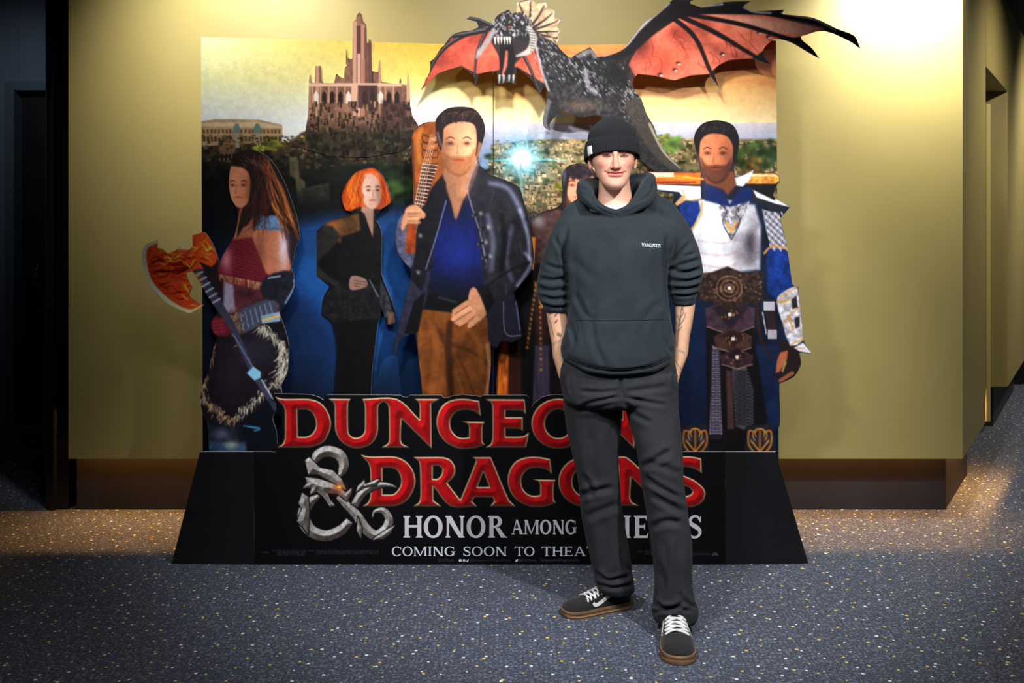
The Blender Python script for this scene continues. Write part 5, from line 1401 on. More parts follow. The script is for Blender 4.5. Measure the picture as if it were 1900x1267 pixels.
def loft_rows(rows, n=28, ex=2.3, sub=3):
    """closed tube through horizontal rings given as (py, pxL, pxR, depth, half_depth)"""
    R = np.asarray(rows, float)
    R = cr(R, False, sub)
    vs, fs = [], []
    for py, l, r, Y, hd in R:
        cx = ((l + r) / 2 - CX) * Y / F; hw = (r - l) / 2 * Y / F; z = CZ - (py - HY) * Y / F
        for k in range(n):
            a = 2 * math.pi * k / n
            c, s = math.cos(a), math.sin(a)
            vs.append((cx + hw * math.copysign(abs(c) ** (2 / ex), c), Y + hd * math.copysign(abs(s) ** (2 / ex), s), z))
    m = len(R)
    for i in range(m - 1):
        for k in range(n):
            fs.append((i * n + k, i * n + (k + 1) % n, (i + 1) * n + (k + 1) % n, (i + 1) * n + k))
    fs.append(tuple(range(n))); fs.append(tuple((m - 1) * n + k for k in range(n))[::-1])
    return vs, fs


def tube_vf(pts, radii, n=14, sub=4, flat=None):
    A = cr(np.array([list(p) + [r] for p, r in zip(pts, radii if hasattr(radii, '__len__') else [radii] * len(pts))], float), False, sub)
    me = tube_mesh([Vector(a[:3]) for a in A], [a[3] for a in A], n)
    vs = [tuple(v.co) for v in me.vertices]; fs = [tuple(p.vertices) for p in me.polygons]
    bpy.data.meshes.remove(me)
    return vs, fs


def ell_vf(c, r, nu=18, nv=12, rz=0.0, rx=0.0):
    vs, fs = [], []
    Rm = Matrix.Rotation(rz, 3, 'Z') @ Matrix.Rotation(rx, 3, 'X')
    for j in range(nv + 1):
        ph = -math.pi / 2 + math.pi * j / nv
        for i in range(nu):
            th = 2 * math.pi * i / nu
            p = Rm @ Vector((r[0] * math.cos(ph) * math.cos(th), r[1] * math.cos(ph) * math.sin(th), r[2] * math.sin(ph)))
            vs.append((c[0] + p.x, c[1] + p.y, c[2] + p.z))
    for j in range(nv):
        for i in range(nu):
            fs.append((j * nu + i, j * nu + (i + 1) % nu, (j + 1) * nu + (i + 1) % nu, (j + 1) * nu + i))
    return vs, fs


def fuse(parts, voxel, smooth=4, name='fused'):
    """union of closed shapes -> one continuous smooth surface"""
    V, Fc = [], []
    for v, f in parts:
        o = len(V); V += list(v); Fc += [tuple(i + o for i in q) for q in f]
    me = mesh_from(V, Fc, name)
    bm = bmesh.new(); bm.from_mesh(me)
    bmesh.ops.remove_doubles(bm, verts=list(bm.verts), dist=1e-6)
    bmesh.ops.recalc_face_normals(bm, faces=list(bm.faces))
    bm.to_mesh(me); bm.free()
    o = bpy.data.objects.new(name, me); COL.objects.link(o)
    md = o.modifiers.new('r', 'REMESH'); md.mode = 'VOXEL'; md.voxel_size = voxel; md.use_smooth_shade = True
    if smooth:
        ms = o.modifiers.new('s', 'SMOOTH'); ms.factor = 0.5; ms.iterations = smooth
    dg = bpy.context.evaluated_depsgraph_get()
    out = bpy.data.meshes.new_from_object(o.evaluated_get(dg))
    bpy.data.objects.remove(o); bpy.data.meshes.remove(me)
    out.name = name
    out.polygons.foreach_set('use_smooth', np.ones(len(out.polygons), bool))
    return out


def get_co(me):
    a = np.zeros(len(me.vertices) * 3, np.float32); me.vertices.foreach_get('co', a); return a.reshape(-1, 3).astype(float)


def get_no(me):
    a = np.zeros(len(me.vertices) * 3, np.float32); me.vertices.foreach_get('normal', a); return a.reshape(-1, 3).astype(float)


def set_co(me, co):
    me.vertices.foreach_set('co', co.astype(np.float32).ravel()); me.update()


def to_px(co):
    return CX + co[:, 0] * F / co[:, 1], HY + (CZ - co[:, 2]) * F / co[:, 1]


def facing(co, no):
    v = np.array([0, 0, CZ]) - co; v /= np.linalg.norm(v, axis=1)[:, None]
    return np.clip((no * v).sum(1) / 0.35, 0, 1)


def fold(me, strokes, noise_amp=0.0, nscale=0.05, seed=1, aniso=(1, 1)):
    """cloth folds as real relief: every stroke (px path, width px, depth m) is a groove with a swollen rim"""
    co, no = get_co(me), get_no(me)
    px, py = to_px(co); fr = facing(co, no)
    d = np.zeros(len(co))
    for pts, w, dep in strokes:
        P = cr(pts, False, 5) if len(pts) > 2 else np.asarray(pts, float)
        sel = (px > P[:, 0].min() - 5 * w) & (px < P[:, 0].max() + 5 * w) & (py > P[:, 1].min() - 5 * w) & (py < P[:, 1].max() + 5 * w) & (fr > 0)
        if not sel.any(): continue
        dist, t = seg_dist(px[sel], py[sel], P, False)
        env = np.clip(np.minimum(t, 1 - t) * 5 + 0.15, 0, 1)
        d[sel] += env * (-dep * np.exp(-(dist / w) ** 2) + 0.55 * dep * np.exp(-((dist - 1.9 * w) / w) ** 2)) * fr[sel]
    if noise_amp:
        n1 = vnoise(co[:, 0] * 1000 * aniso[0] + co[:, 1] * 700, co[:, 2] * 1000 * aniso[1] + co[:, 1] * 300, nscale * 1000, 3, seed)
        d += noise_amp * 2 * (n1 - 0.5)
    set_co(me, co + no * d[:, None])


def bvh_of(me):
    return BVHTree.FromPolygons([tuple(v.co) for v in me.vertices], [tuple(p.vertices) for p in me.polygons])


def cast(bvh, px, py, off=0.001):
    o = Vector((0, 0, CZ)); d = (W(px, py, 1.0) - o).normalized()
    h, n, i, t = bvh.ray_cast(o, d)
    if h is None: return None
    return h - d * off


def patch(name, poly, bvh, off, step, mat, parent, rim=True):
    """cloth patch lying on a surface: grid inside the px polygon, cast on the surface, edges turned down"""
    P = np.asarray(poly, float)
    x0, y0, x1, y1 = P[:, 0].min(), P[:, 1].min(), P[:, 0].max(), P[:, 1].max()
    nx, ny = int((x1 - x0) / step) + 2, int((y1 - y0) / step) + 2
    gx, gy = np.meshgrid(np.linspace(x0, x1, nx), np.linspace(y0, y1, ny))
    ins = inside(gx, gy, P); dd, _ = seg_dist(gx, gy, P)
    vs, fs, idx = [], [], {}
    for j in range(ny):
        for i in range(nx):
            if ins[j, i] or dd[j, i] < step * 0.6:
                k = off * min(1.0, (dd[j, i] if ins[j, i] else 0) / (step * 1.2)) if rim else off
                p = cast(bvh, gx[j, i], gy[j, i], k + 0.0003)
                if p is not None:
                    idx[(j, i)] = len(vs); vs.append(p)
    for j in range(ny - 1):
        for i in range(nx - 1):
            q = [(j, i), (j + 1, i), (j + 1, i + 1), (j, i + 1)]
            if all(k in idx for k in q):
                P3 = [vs[idx[k]] for k in q]
                if max((P3[a] - P3[(a + 1) % 4]).length for a in range(4)) < 0.03:
                    fs.append(tuple(idx[k] for k in q))
    return link(name, mesh_from(vs, fs, name, True), mat, parent)


def quad_patch(name, corners, bvh, off, n, m, mat, parent):
    vs, fs = [], []
    a, b, c, d = [np.array(k, float) for k in corners]
    for j in range(m + 1):
        for i in range(n + 1):
            u, v = i / n, j / m
            p = (a * (1 - u) + b * u) * (1 - v) + (d * (1 - u) + c * u) * v
            edge = i in (0, n) or j in (0, m)
            vs.append(cast(bvh, p[0], p[1], off * (0.3 if edge else 1.0)))
    for j in range(m):
        for i in range(n): fs.append((j * (n + 1) + i, (j + 1) * (n + 1) + i, (j + 1) * (n + 1) + i + 1, j * (n + 1) + i + 1))
    return link(name, mesh_from(vs, fs, name, True), mat, parent)


def cloth_mat(name, col, scale=900.0, bstr=0.35, rough=0.9, var=0.12, sheen=0.15, mottling=9.0):
    m, nt, b = new_mat(name)
    v = coords(nt)
    lo = tuple(c * (1 - var * 2) for c in col[:3]) + (1,); hi = tuple(c * (1 + var * 2) for c in col[:3]) + (1,)
    fine = ramp(nt, noise(nt, v, scale, 2.0), [(0.3, lo), (0.7, hi)])
    big = ramp(nt, noise(nt, v, mottling, 3.0), [(0.3, (0.85, 0.85, 0.85, 1)), (0.7, (1.1, 1.1, 1.1, 1))])
    nt.links.new(mixc(nt, 1.0, fine, big, 'MULTIPLY'), b.inputs['Base Color'])
    b.inputs['Roughness'].default_value = rough
    b.inputs['Specular IOR Level'].default_value = 0.12
    b.inputs['Sheen Weight'].default_value = sheen
    bump(nt, b, noise(nt, v, scale * 1.3, 2.0), bstr, 0.001)
    return m


M['hoodie'] = cloth_mat('charcoal_fleece', rgb(42, 49, 54), 700, .35, .9, .12, .06)
M['trouser'] = cloth_mat('grey_twill', rgb(46, 48, 50), 1100, .25, .85, .1, .03)
M['beanie'] = cloth_mat('black_rib_knit', rgb(30, 32, 34), 900, .5, .9, .12, .05)
M['tee'] = cloth_mat('white_cotton', rgb(216, 216, 218), 900, .2, .9, .03)
M['suede'] = cloth_mat('black_suede', rgb(40, 38, 38), 800, .4, .95, .15)
M['canvas'] = cloth_mat('black_canvas', rgb(30, 30, 31), 1500, .5, .9, .1)
M['gum'] = paint_mat('gum_rubber', rgb(134, 102, 70), .6, .12, 25.0, .2, 90.0)
M['gum_dark'] = paint_mat('dark_gum_rubber', rgb(84, 62, 44), .7, .15, 25.0, .2, 90.0)
M['lace'] = cloth_mat('white_lace', rgb(226, 226, 222), 1500, .3, .9, .04)
M['stripe'] = paint_mat('white_leather', rgb(206, 206, 204), .5, .05)
M['text_white'] = paint_mat('white_screen_print', rgb(236, 238, 242), .6, .02)
M['thread'] = cloth_mat('dark_thread', rgb(30, 33, 37), 900, .3)


def skin_mat():
    m, nt, b = new_mat('skin')
    at = nd(nt, 'ShaderNodeAttribute'); at.attribute_name = 'print'
    v = coords(nt)
    c = mixc(nt, 1.0, at.outputs['Color'], ramp(nt, noise(nt, v, 90.0, 4.0), [(0.3, (.93, .9, .9, 1)), (0.7, (1.04, 1.03, 1.03, 1))]), 'MULTIPLY')
    nt.links.new(c, b.inputs['Base Color'])
    b.inputs['Roughness'].default_value = 0.5
    b.inputs['Specular IOR Level'].default_value = 0.35
    b.inputs['Subsurface Weight'].default_value = 0.12
    b.inputs['Subsurface Radius'].default_value = (0.012, 0.005, 0.003)
    b.inputs['Subsurface Scale'].default_value = 0.6
    bump(nt, b, noise(nt, v, 500.0, 2.0), .12, .001)
    return m


M['skin'] = skin_mat()

# ---- body: head, neck, trunk, arms, hands with fingers in the pockets, legs and feet: one continuous surface
HO = W(1137, 290, 3.60)                                   # between the eyes


def hp(x, y, z):
    return (HO.x + x, HO.y + y, HO.z + z)


def head_vf():
    rows = np.array([(-.123, .010, -.086, -.060, -.073), (-.117, .026, -.098, -.035, -.066), (-.104, .041, -.104, -.008, -.055), (-.088, .051, -.102, .02, -.042), (-.066, .0605, -.099, .05, -.026), (-.042, .0680, -.0945, .075, -.012), (-.020, .0745, -.0915, .09, -.004),
                     (0, .0770, -.0885, .10, 0), (.028, .0780, -.0900, .106, 0), (.06, .0750, -.082, .102, 0), (.085, .068, -.070, .094, 0), (.105, .052, -.048, .072, 0), (.120, .026, -.018, .036, 0)])
    R = cr(rows, False, 4)
    n = 48
    vs, fs = [], []
    for z, a, yf, yb, yc in R:
        for k in range(n):
            t = 2 * math.pi * k / n
            c, s = math.cos(t), math.sin(t)
            ry = (yb - yc) if s > 0 else (yc - yf)
            e = 2.0 if s > 0 else 2.25
            vs.append(hp(a * math.copysign(abs(c) ** (2 / e), c), yc + ry * math.copysign(abs(s) ** (2 / e), s), z))
    m = len(R)
    for i in range(m - 1):
        for k in range(n): fs.append((i * n + k, i * n + (k + 1) % n, (i + 1) * n + (k + 1) % n, (i + 1) * n + k))
    fs.append(tuple(range(n))[::-1]); fs.append(tuple((m - 1) * n + k for k in range(n)))
    return vs, fs


B = [head_vf()]
B.append(tube_vf([hp(0, -.088, .010), hp(0, -.098, -.012), hp(0, -.110, -.032), hp(0, -.115, -.042), hp(0, -.104, -.049)], [.0085, .0085, .0105, .0115, .008]))
for s in (-1, 1):
    B.append(ell_vf(hp(s * .0125, -.103, -.044), (.0085, .010, .0075)))
    B.append(ell_vf(hp(s * .081, .014, -.018), (.0075, .017, .029), rz=s * .35))
    B.append(ell_vf(hp(s * .080, .008, -.040), (.006, .010, .010)))
B.append(ell_vf(hp(0, -.0985, -.0625), (.031, .0078, .0050)))
B.append(ell_vf(hp(0, -.0975, -.0725), (.026, .0085, .0055)))
B.append(loft_rows([(325, 1112, 1166, 3.65, .055), (345, 1111, 1169, 3.645, .058), (362, 1110, 1172, 3.635, .060), (380, 1106, 1178, 3.625, .062), (400, 1095, 1192, 3.62, .062), (420, 1085, 1205, 3.61, .065)]))
B.append(loft_rows([(410, 1085, 1205, 3.61, .06), (440, 1060, 1235, 3.60, .08), (500, 1065, 1225, 3.58, .11), (580, 1070, 1222, 3.57, .10), (660, 1060, 1235, 3.57, .10), (730, 1058, 1245, 3.56, .10)]))
B.append(loft_rows([(415, 1048, 1080, 3.61, .04), (440, 1032, 1066, 3.61, .045), (500, 1012, 1052, 3.605, .045), (555, 1014, 1053, 3.592, .038), (580, 1013.5, 1053.5, 3.59, .037), (610, 1018, 1054, 3.585, .036), (640, 1023.5, 1053, 3.575, .033), (662, 1025.5, 1050, 3.57, .028), (680, 1031, 1051, 3.565, .024), (698, 1036, 1058, 3.56, .021), (722, 1046, 1076, 3.55, .018), (745, 1052, 1086, 3.545, .014)], 20, 2.0))
B.append(loft_rows([(410, 1215, 1252, 3.60, .04), (435, 1232, 1272, 3.60, .045), (495, 1244, 1292, 3.585, .045), (545, 1253, 1288, 3.575, .038), (568, 1252.5, 1289.5, 3.57, .037), (600, 1253, 1284.5, 3.56, .036), (630, 1251, 1279, 3.55, .032), (655, 1250, 1276.5, 3.54, .028), (672, 1249, 1271, 3.535, .025), (690, 1244, 1264, 3.53, .022), (715, 1228, 1257, 3.52, .018), (738, 1216, 1249, 3.515, .014)], 20, 2.0))
# fingers inside the trouser pockets, thumbs along the seam
for s, hx_, hy_, Y0 in ((1, 1068, 742, 3.545), (-1, 1234, 735, 3.515)):
    for k, (dx, ln) in enumerate(((-13, 26), (-4, 31), (5, 29), (14, 22))):
        B.append(tube_vf([W(hx_ + dx, hy_, Y0), W(hx_ + dx + s * 4, hy_ + ln * .6, Y0 - .006), W(hx_ + dx + s * 8, hy_ + ln * 1.25, Y0 + .004)], [.009, .0085, .007], 10, 3))
    B.append(tube_vf([W(hx_ - s * 6, hy_ - 30, Y0 - .01), W(hx_ + s * 16, hy_ - 14, Y0 - .022), W(hx_ + s * 22, hy_ + 8, Y0 - .018)], [.011, .010, .008], 10, 3))
for rows in ([(720, 1062, 1140, 3.585, .08), (800, 1066, 1138, 3.60, .075), (900, 1084, 1138, 3.625, .06), (1000, 1102, 1150, 3.655, .055), (1070, 1124, 1156, 3.672, .035), (1096, 1128, 1152, 3.668, .028)],
             [(720, 1162, 1246, 3.54, .08), (800, 1182, 1252, 3.51, .075), (900, 1202, 1256, 3.468, .06), (1000, 1222, 1270, 3.462, .055), (1100, 1234, 1270, 3.475, .042), (1150, 1232, 1272, 3.475, .045)]):
    B.append(loft_rows(rows, 20, 2.0))
body_me = fuse(B, 0.0023, 4, 'body')
co, no = get_co(body_me), get_no(body_me)
lx, ly, lz = co[:, 0] - HO.x, co[:, 1] - HO.y, co[:, 2] - HO.z
fw_ = np.clip(-no[:, 1] / .3, 0, 1) * (ly < -.02)
G2 = lambda x, z, rx, rz_: np.exp(-((lx - x) / rx) ** 2 - ((lz - z) / rz_) ** 2)
dsp = np.zeros(len(co))
dsp += .0045 * G2(0, -.106, .020, .012) * fw_
for s in (-1, 1):
    dsp += .0060 * G2(s * .042, -.031, .020, .015) * fw_
    dsp += .0030 * G2(s * .030, .011, .020, .006) * fw_
    dsp += .0020 * G2(s * .010, .006, .006, .010) * fw_
    dsp -= .0085 * G2(s * .031, -.003, .017, .010) * fw_
    dsp += .0030 * G2(s * .031, -.009, .013, .0045) * fw_
    dsp -= .0022 * G2(s * .034, -.017, .016, .0035) * fw_              # under-eye crease
    for t in np.linspace(0, 1, 10):                                     # smile lines
        dsp -= .0007 * G2(s * (.019 + .019 * t), -.044 - .026 * t, .0045, .0050) * fw_
        dsp -= .00012 * G2(s * (.050 + .004 * math.sin(t * 3)), -.042 - .030 * t, .0045, .006) * fw_
    dsp -= .0025 * G2(s * .036, -.0615, .006, .005) * fw_              # mouth corners
dsp -= .0042 * np.exp(-((lz + .0672 - 5.2 * lx ** 2) / .0022) ** 2) * (np.abs(lx) < .036) * fw_       # mouth line, corners up
dsp -= .0030 * G2(0, -.083, .018, .005) * fw_
dsp -= .0015 * G2(0, -.055, .0035, .006) * fw_
set_co(body_me, co + no * dsp[:, None])
co = get_co(body_me); px, py = to_px(co)
K = 4
sc_ = Canvas(1075 * K, 265 * K, 1205 * K, 395 * K, C(204, 158, 136))
q = lambda x, z: ((CX + (HO.x + x) * F / 3.51) * K, (HY + (CZ - HO.z - z) * F / 3.51) * K)       # face metres -> canvas
for s in (-1, 1):
    x_, y_ = q(s * .045, -.028); sc_.blob(x_, y_, 55, 44, C(198, 128, 112), .55)
    sc_.stroke([q(s * .013, .0085), q(s * .030, .013), q(s * .050, .0085)], [10, 15, 7], C(70, 50, 42), .85, 10)
    sc_.stroke([q(s * .018, -.0055), q(s * .030, -.0025), q(s * .045, -.0050)], [8, 13, 7], C(32, 22, 20), .97, 4)  # lash slit, with shade under the brow painted into it
    sc_.stroke([q(s * .023, -.0072), q(s * .031, -.0065), q(s * .040, -.0072)], [5, 11, 5], C(46, 40, 38), .95, 3)
    x_, y_ = q(s * .025, -.0068); sc_.blob(x_, y_, 4, 3, C(190, 176, 170), .8); x_, y_ = q(s * .037, -.0068); sc_.blob(x_, y_, 4, 3, C(190, 176, 170), .8)
    x_, y_ = q(s * .031, -.005); sc_.blob(x_, y_, 34, 18, C(150, 104, 88), .35)
    sc_.stroke([q(s * .019, -.010), q(s * .031, -.0115), q(s * .044, -.009)], [2, 4, 2], C(160, 104, 92), .7, 5)
    sc_.stroke([q(s * .018, -.043), q(s * .030, -.055), q(s * .038, -.070)], 6, C(176, 120, 104), .5, 12)
    x_, y_ = q(s * .010, -.0485); sc_.blob(x_, y_, 11, 6, C(104, 56, 48), .8)
    x_, y_ = q(s * .038, -.0600); sc_.blob(x_, y_, 7, 7, C(130, 76, 66), .45)
x_, y_ = q(0, -.036); sc_.blob(x_, y_, 30, 40, C(200, 132, 116), .45)
sc_.poly([q(-.033, -.0590), q(-.012, -.0588), q(0, -.0602), q(.012, -.0588), q(.033, -.0590), q(.016, -.0675), q(-.016, -.0675)], C(178, 98, 92), 8, .8, smooth=3)
sc_.poly([q(-.029, -.0635), q(0, -.0690), q(.029, -.0635), q(.015, -.0775), q(-.015, -.0775)], C(188, 108, 102), 8, .8, smooth=3)
sc_.stroke([q(-.037, -.0598), q(-.018, -.0655), q(0, -.0674), q(.018, -.0655), q(.037, -.0598)], [4, 5, 6, 5, 4], C(116, 56, 52), .85, 5)
x_, y_ = q(0, -.095); sc_.blob(x_, y_, 90, 50, C(172, 136, 122), .4); x_, y_ = q(0, -.052); sc_.blob(x_, y_, 50, 12, C(166, 122, 108), .3)
colr = np.tile(C(200, 156, 132), (len(co), 1))
hd_ = (px > 1077) & (px < 1203) & (py > 267) & (py < 393)
colr[hd_] = sc_.sample(px[hd_] * K, py[hd_] * K)
# forearm tattoos: leaf sprig on one arm, bare branches and a line of script on the other
ta = Canvas(1000 * K, 550 * K, 1300 * K, 720 * K, C(196, 156, 130))
ink = C(58, 60, 64)
ta.stroke([(1018 * K, 590 * K), (1022 * K, 600 * K), (1026 * K, 618 * K), (1028 * K, 624 * K)], 4, ink, .8, 4)
for (x, y, a, l) in ((1013, 584, 2.2, 9), (1021, 583, 1.5, 9), (1028, 588, .8, 10), (1015, 596, 2.5, 9), (1017, 603, 2.6, 8), (1029, 600, .9, 9)):
    e = (x + math.cos(a) * l, y - math.sin(a) * l)
    ta.stroke([(x * K, y * K), ((x + e[0]) / 2 * K, (y + e[1]) / 2 * K), (e[0] * K, e[1] * K)], [3, 15, 3], ink, .7, 5)
ta.stroke([(1036 * K, 620 * K), (1039 * K, 622 * K)], 24, ink, .6, 10); ta.stroke([(1024 * K, 640 * K), (1040 * K, 632 * K), (1050 * K, 640 * K)], 10, ink, .3, 14)
for pts in ([(1266, 564), (1262, 590), (1258, 620), (1256, 645)], [(1262, 590), (1268, 580), (1266, 572)], [(1260, 605), (1269, 592), (1272, 580)], [(1262, 596), (1256, 584)], [(1265, 575), (1270, 568)], [(1258, 615), (1265, 606)]):
    ta.stroke([(x * K, y * K) for x, y in pts], [7, 5, 4], ink, .75, 5)
ta.stroke([(1257 * K, 600 * K), (1256 * K, 640 * K)], 22, ink, .35, 16)
for k in range(8): ta.stroke([((1252 + k * 1.9) * K, (668 + k * 2.6) * K), ((1253.4 + k * 1.9) * K, (671 + k * 2.6) * K)], 4, ink, .7, 4, 0)
for k in range(6): ta.stroke([((1258 + k * 2.2) * K, (648 + k * .8) * K), ((1259 + k * 2.2) * K, (652 + k * .8) * K)], 4, ink, .45, 5, 0)
fm = (px > 1002) & (px < 1298) & (py > 552) & (py < 718) & (facing(co, no) > .05)
colr[fm] = ta.sample(px[fm] * K, py[fm] * K)
ca = body_me.color_attributes.new('print', 'FLOAT_COLOR', 'POINT')
f4 = np.ones((len(co), 4), np.float32); f4[:, :3] = lin(np.clip(colr, 0, 1)); ca.data.foreach_set('color', f4.ravel())
body = link('body', body_me, M['skin'], person)
tag(body, 'skin with a smiling face and inked forearms')

# ---- white T-shirt showing at the neck
link('t_shirt', fuse([loft_rows([(380, 1116, 1176, 3.615, .082), (385, 1112, 1180, 3.61, .092), (394, 1108, 1186, 3.60, .097), (415, 1105, 1190, 3.60, .1), (450, 1095, 1200, 3.595, .11)], 28, 2.1)], .005, 2, 't_shirt'), M['tee'], person)

# ---- hoodie
H = [loft_rows([(388, 1092, 1204, 3.62, .06), (396, 1078, 1218, 3.605, .085), (406, 1062, 1236, 3.59, .112), (420, 1046, 1254, 3.58, .13), (442, 1036, 1262, 3.575, .138), (470, 1047, 1245, 3.57, .145), (510, 1052, 1238, 3.565, .145), (560, 1055, 1240, 3.56, .145), (600, 1051, 1245, 3.56, .15), (635, 1042, 1250, 3.555, .158), (655, 1041, 1250, 3.55, .160), (668, 1048, 1245, 3.55, .158), (676, 1056, 1238, 3.55, .152)], 36, 2.4),
     loft_rows([(600, 1080, 1220, 3.47, .06), (660, 1068, 1230, 3.46, .06), (684, 1075, 1226, 3.455, .055), (692, 1090, 1212, 3.455, .045)], 24, 2.3),
     loft_rows([(390, 1056, 1074, 3.60, .03), (396, 1046, 1080, 3.60, .05), (410, 1034, 1082, 3.60, .068), (428, 1025, 1080, 3.60, .078), (450, 1015, 1068, 3.60, .08), (480, 1006, 1060, 3.605, .078), (512, 998.5, 1056, 3.61, .076), (538, 995.5, 1056, 3.605, .072), (558, 1001, 1057, 3.595, .062), (570, 1009, 1056, 3.59, .048), (579, 1010.5, 1056, 3.59, .045)], 28, 2.1),
     loft_rows([(378, 1218, 1236, 3.595, .03), (386, 1214, 1250, 3.595, .05), (400, 1216, 1265, 3.595, .068), (418, 1220, 1276, 3.59, .078), (445, 1228, 1289, 3.59, .08), (475, 1234, 1300, 3.59, .08), (505, 1236, 1304, 3.59, .076), (528, 1238, 1300, 3.585, .07), (546, 1246, 1293, 3.575, .058), (556, 1250, 1291, 3.57, .047), (565, 1250.5, 1291, 3.57, .045)], 28, 2.1)]
wp = lambda x, y, Y: tuple(W(x, y, Y))
H.append(tube_vf([wp(1098, 382, 3.63), wp(1078, 391, 3.61), wp(1062, 404, 3.60), wp(1054, 420, 3.60)], [.042, .046, .046, .034]))
H.append(tube_vf([wp(1192, 374, 3.63), wp(1214, 382, 3.61), wp(1234, 396, 3.595), wp(1244, 412, 3.59)], [.042, .046, .046, .034]))
H.append(tube_vf([wp(1143, 396, 3.488), wp(1118, 388, 3.500), wp(1096, 373, 3.53), wp(1086, 358, 3.60), wp(1092, 352, 3.69), wp(1115, 352, 3.745), wp(1143, 352, 3.76), wp(1172, 350, 3.745), wp(1197, 347, 3.69), wp(1202, 352, 3.60), wp(1190, 372, 3.53), wp(1168, 388, 3.500), wp(1143, 396, 3.488)], [.014, .018, .025, .032, .035, .036, .038, .038, .038, .037, .031, .019, .014], 16))
H.append(tube_vf([wp(1096, 368, 3.535), wp(1084, 350, 3.58), wp(1082, 342, 3.66), wp(1100, 340, 3.74), wp(1143, 338, 3.78), wp(1186, 333, 3.74), wp(1206, 330, 3.66), wp(1205, 340, 3.58), wp(1192, 362, 3.535)], [.016, .020, .020, .022, .026, .024, .021, .022, .018], 14))
hood_me = fuse(H, 0.005, 9, 'hoodie')
fold(hood_me, [([(1143, 390), (1142, 400)], 3, .006), ([(1098, 376), (1120, 392), (1143, 397)], 3.0, .0025), ([(1143, 397), (1170, 390), (1196, 374)], 3.0, .0025), ([(1084, 360), (1100, 372), (1120, 384)], 3, .004), ([(1214, 340), (1206, 360), (1180, 378)], 3, .005), ([(1078, 348), (1090, 356), (1100, 370)], 2.5, .005),
               ([(1052, 420), (1048, 470), (1052, 520), (1056, 575)], 5, .012), ([(1238, 440), (1234, 480), (1238, 540), (1242, 580)], 5, .012),
               ([(1000, 515), (1025, 520), (1052, 515)], 4, .009), ([(997, 532), (1020, 540), (1054, 536)], 4, .009), ([(1005, 548), (1030, 556), (1056, 550)], 4, .008), ([(1012, 490), (1035, 498), (1054, 492)], 4, .006), ([(1030, 440), (1044, 470), (1050, 500)], 4, .006), ([(1012, 566), (1034, 570), (1056, 567)], 2.5, .005),
               ([(1302, 498), (1275, 506), (1242, 500)], 4, .009), ([(1302, 514), (1276, 522), (1244, 520)], 3.5, .009), ([(1298, 530), (1276, 536), (1246, 536)], 3.5, .009), ([(1300, 480), (1272, 490), (1240, 500)], 4, .007), ([(1282, 450), (1262, 470), (1242, 492)], 4, .006), ([(1292, 545), (1272, 549), (1252, 547)], 2.5, .006), ([(1290, 470), (1268, 476)], 3, .005),
               ([(1068, 545), (1080, 570), (1092, 592)], 5, .006), ([(1106, 560), (1098, 590), (1104, 640), (1124, 680)], 6, .006), ([(1062, 480), (1082, 500), (1110, 520)], 8, .003), ([(1230, 560), (1205, 580), (1190, 620), (1200, 660)], 7, .004), ([(1130, 440), (1134, 500), (1128, 560)], 14, .004), ([(1185, 450), (1190, 520), (1180, 580)], 14, .004), ([(1150, 600), (1146, 640), (1152, 685)], 9, .003),
               ([(1050, 660), (1090, 680), (1150, 688), (1210, 680), (1246, 660)], 3.0, .004), ([(1044, 610), (1052, 635), (1046, 655)], 4, .006), ([(1248, 610), (1240, 640), (1248, 655)], 4, .006), ([(1050, 590), (1062, 610), (1068, 640)], 4, .005)],
     0.005, 0.085, 3, (1, .7))
hoodie = link('hoodie', hood_me, M['hoodie'], person)
hb = bvh_of(hood_me)
patch('front_pocket', [(1066, 593), (1100, 594), (1150, 594), (1236, 592), (1240, 604), (1246, 640), (1236, 664), (1190, 682), (1150, 685), (1100, 678), (1062, 660), (1066, 640), (1072, 612)], hb, .0035, 2.2, M['hoodie'], hoodie)


def seam(name, pts, bvh, mat, parent, r=.0012, off=.0006):
    P = cr(pts, False, 8)
    c3_ = [cast(bvh, p[0], p[1], off) for p in P]
    c3_ = [c for c in c3_ if c is not None]
    return link(name, tube_mesh(c3_, r, 6, name), mat, parent)


seam('pocket_seam', [(1066, 593.5), (1100, 594.5), (1150, 594.5), (1236, 592.5)], hb, M['thread'], hoodie, .0013, .004)
for pts in ([(1071, 600), (1073, 612), (1066, 640)], [(1075, 600), (1078, 614), (1070, 642)], [(1228, 598), (1232, 614), (1238, 640)], [(1224, 598), (1228, 614), (1233, 640)]):
    seam('pocket_stitch', pts, hb, M['thread'], hoodie, .0008, .0042)
seam('hem_seam', [(1052, 662), (1090, 679), (1150, 686), (1210, 679), (1246, 660)], hb, M['thread'], hoodie, .0010, .0036)
seam('hood_seam', [(1098, 374), (1120, 389), (1143, 397), (1170, 389), (1194, 374)], hb, M['thread'], hoodie)


def cast_text(name, text, x0, x1, yt, yb, bvh, mat, parent, tilt=0.0, off=.0012):
    o = sans_text(name, text, x0, x1, yt, yb, mat, parent, 3.4)
    me = o.data
    co_ = get_co(me); a, b = to_px(co_)
    b = b + tilt * (a - x0)
    out = co_.copy()
    for i in range(len(co_)):
        h = cast(bvh, a[i], b[i], off)
        if h is not None: out[i] = h
    set_co(me, out)
    return o


cast_text('chest_lettering', 'YOUNG POETS', 1190.5, 1225.5, 450.5, 457, hb, M['text_white'], hoodie, .07)

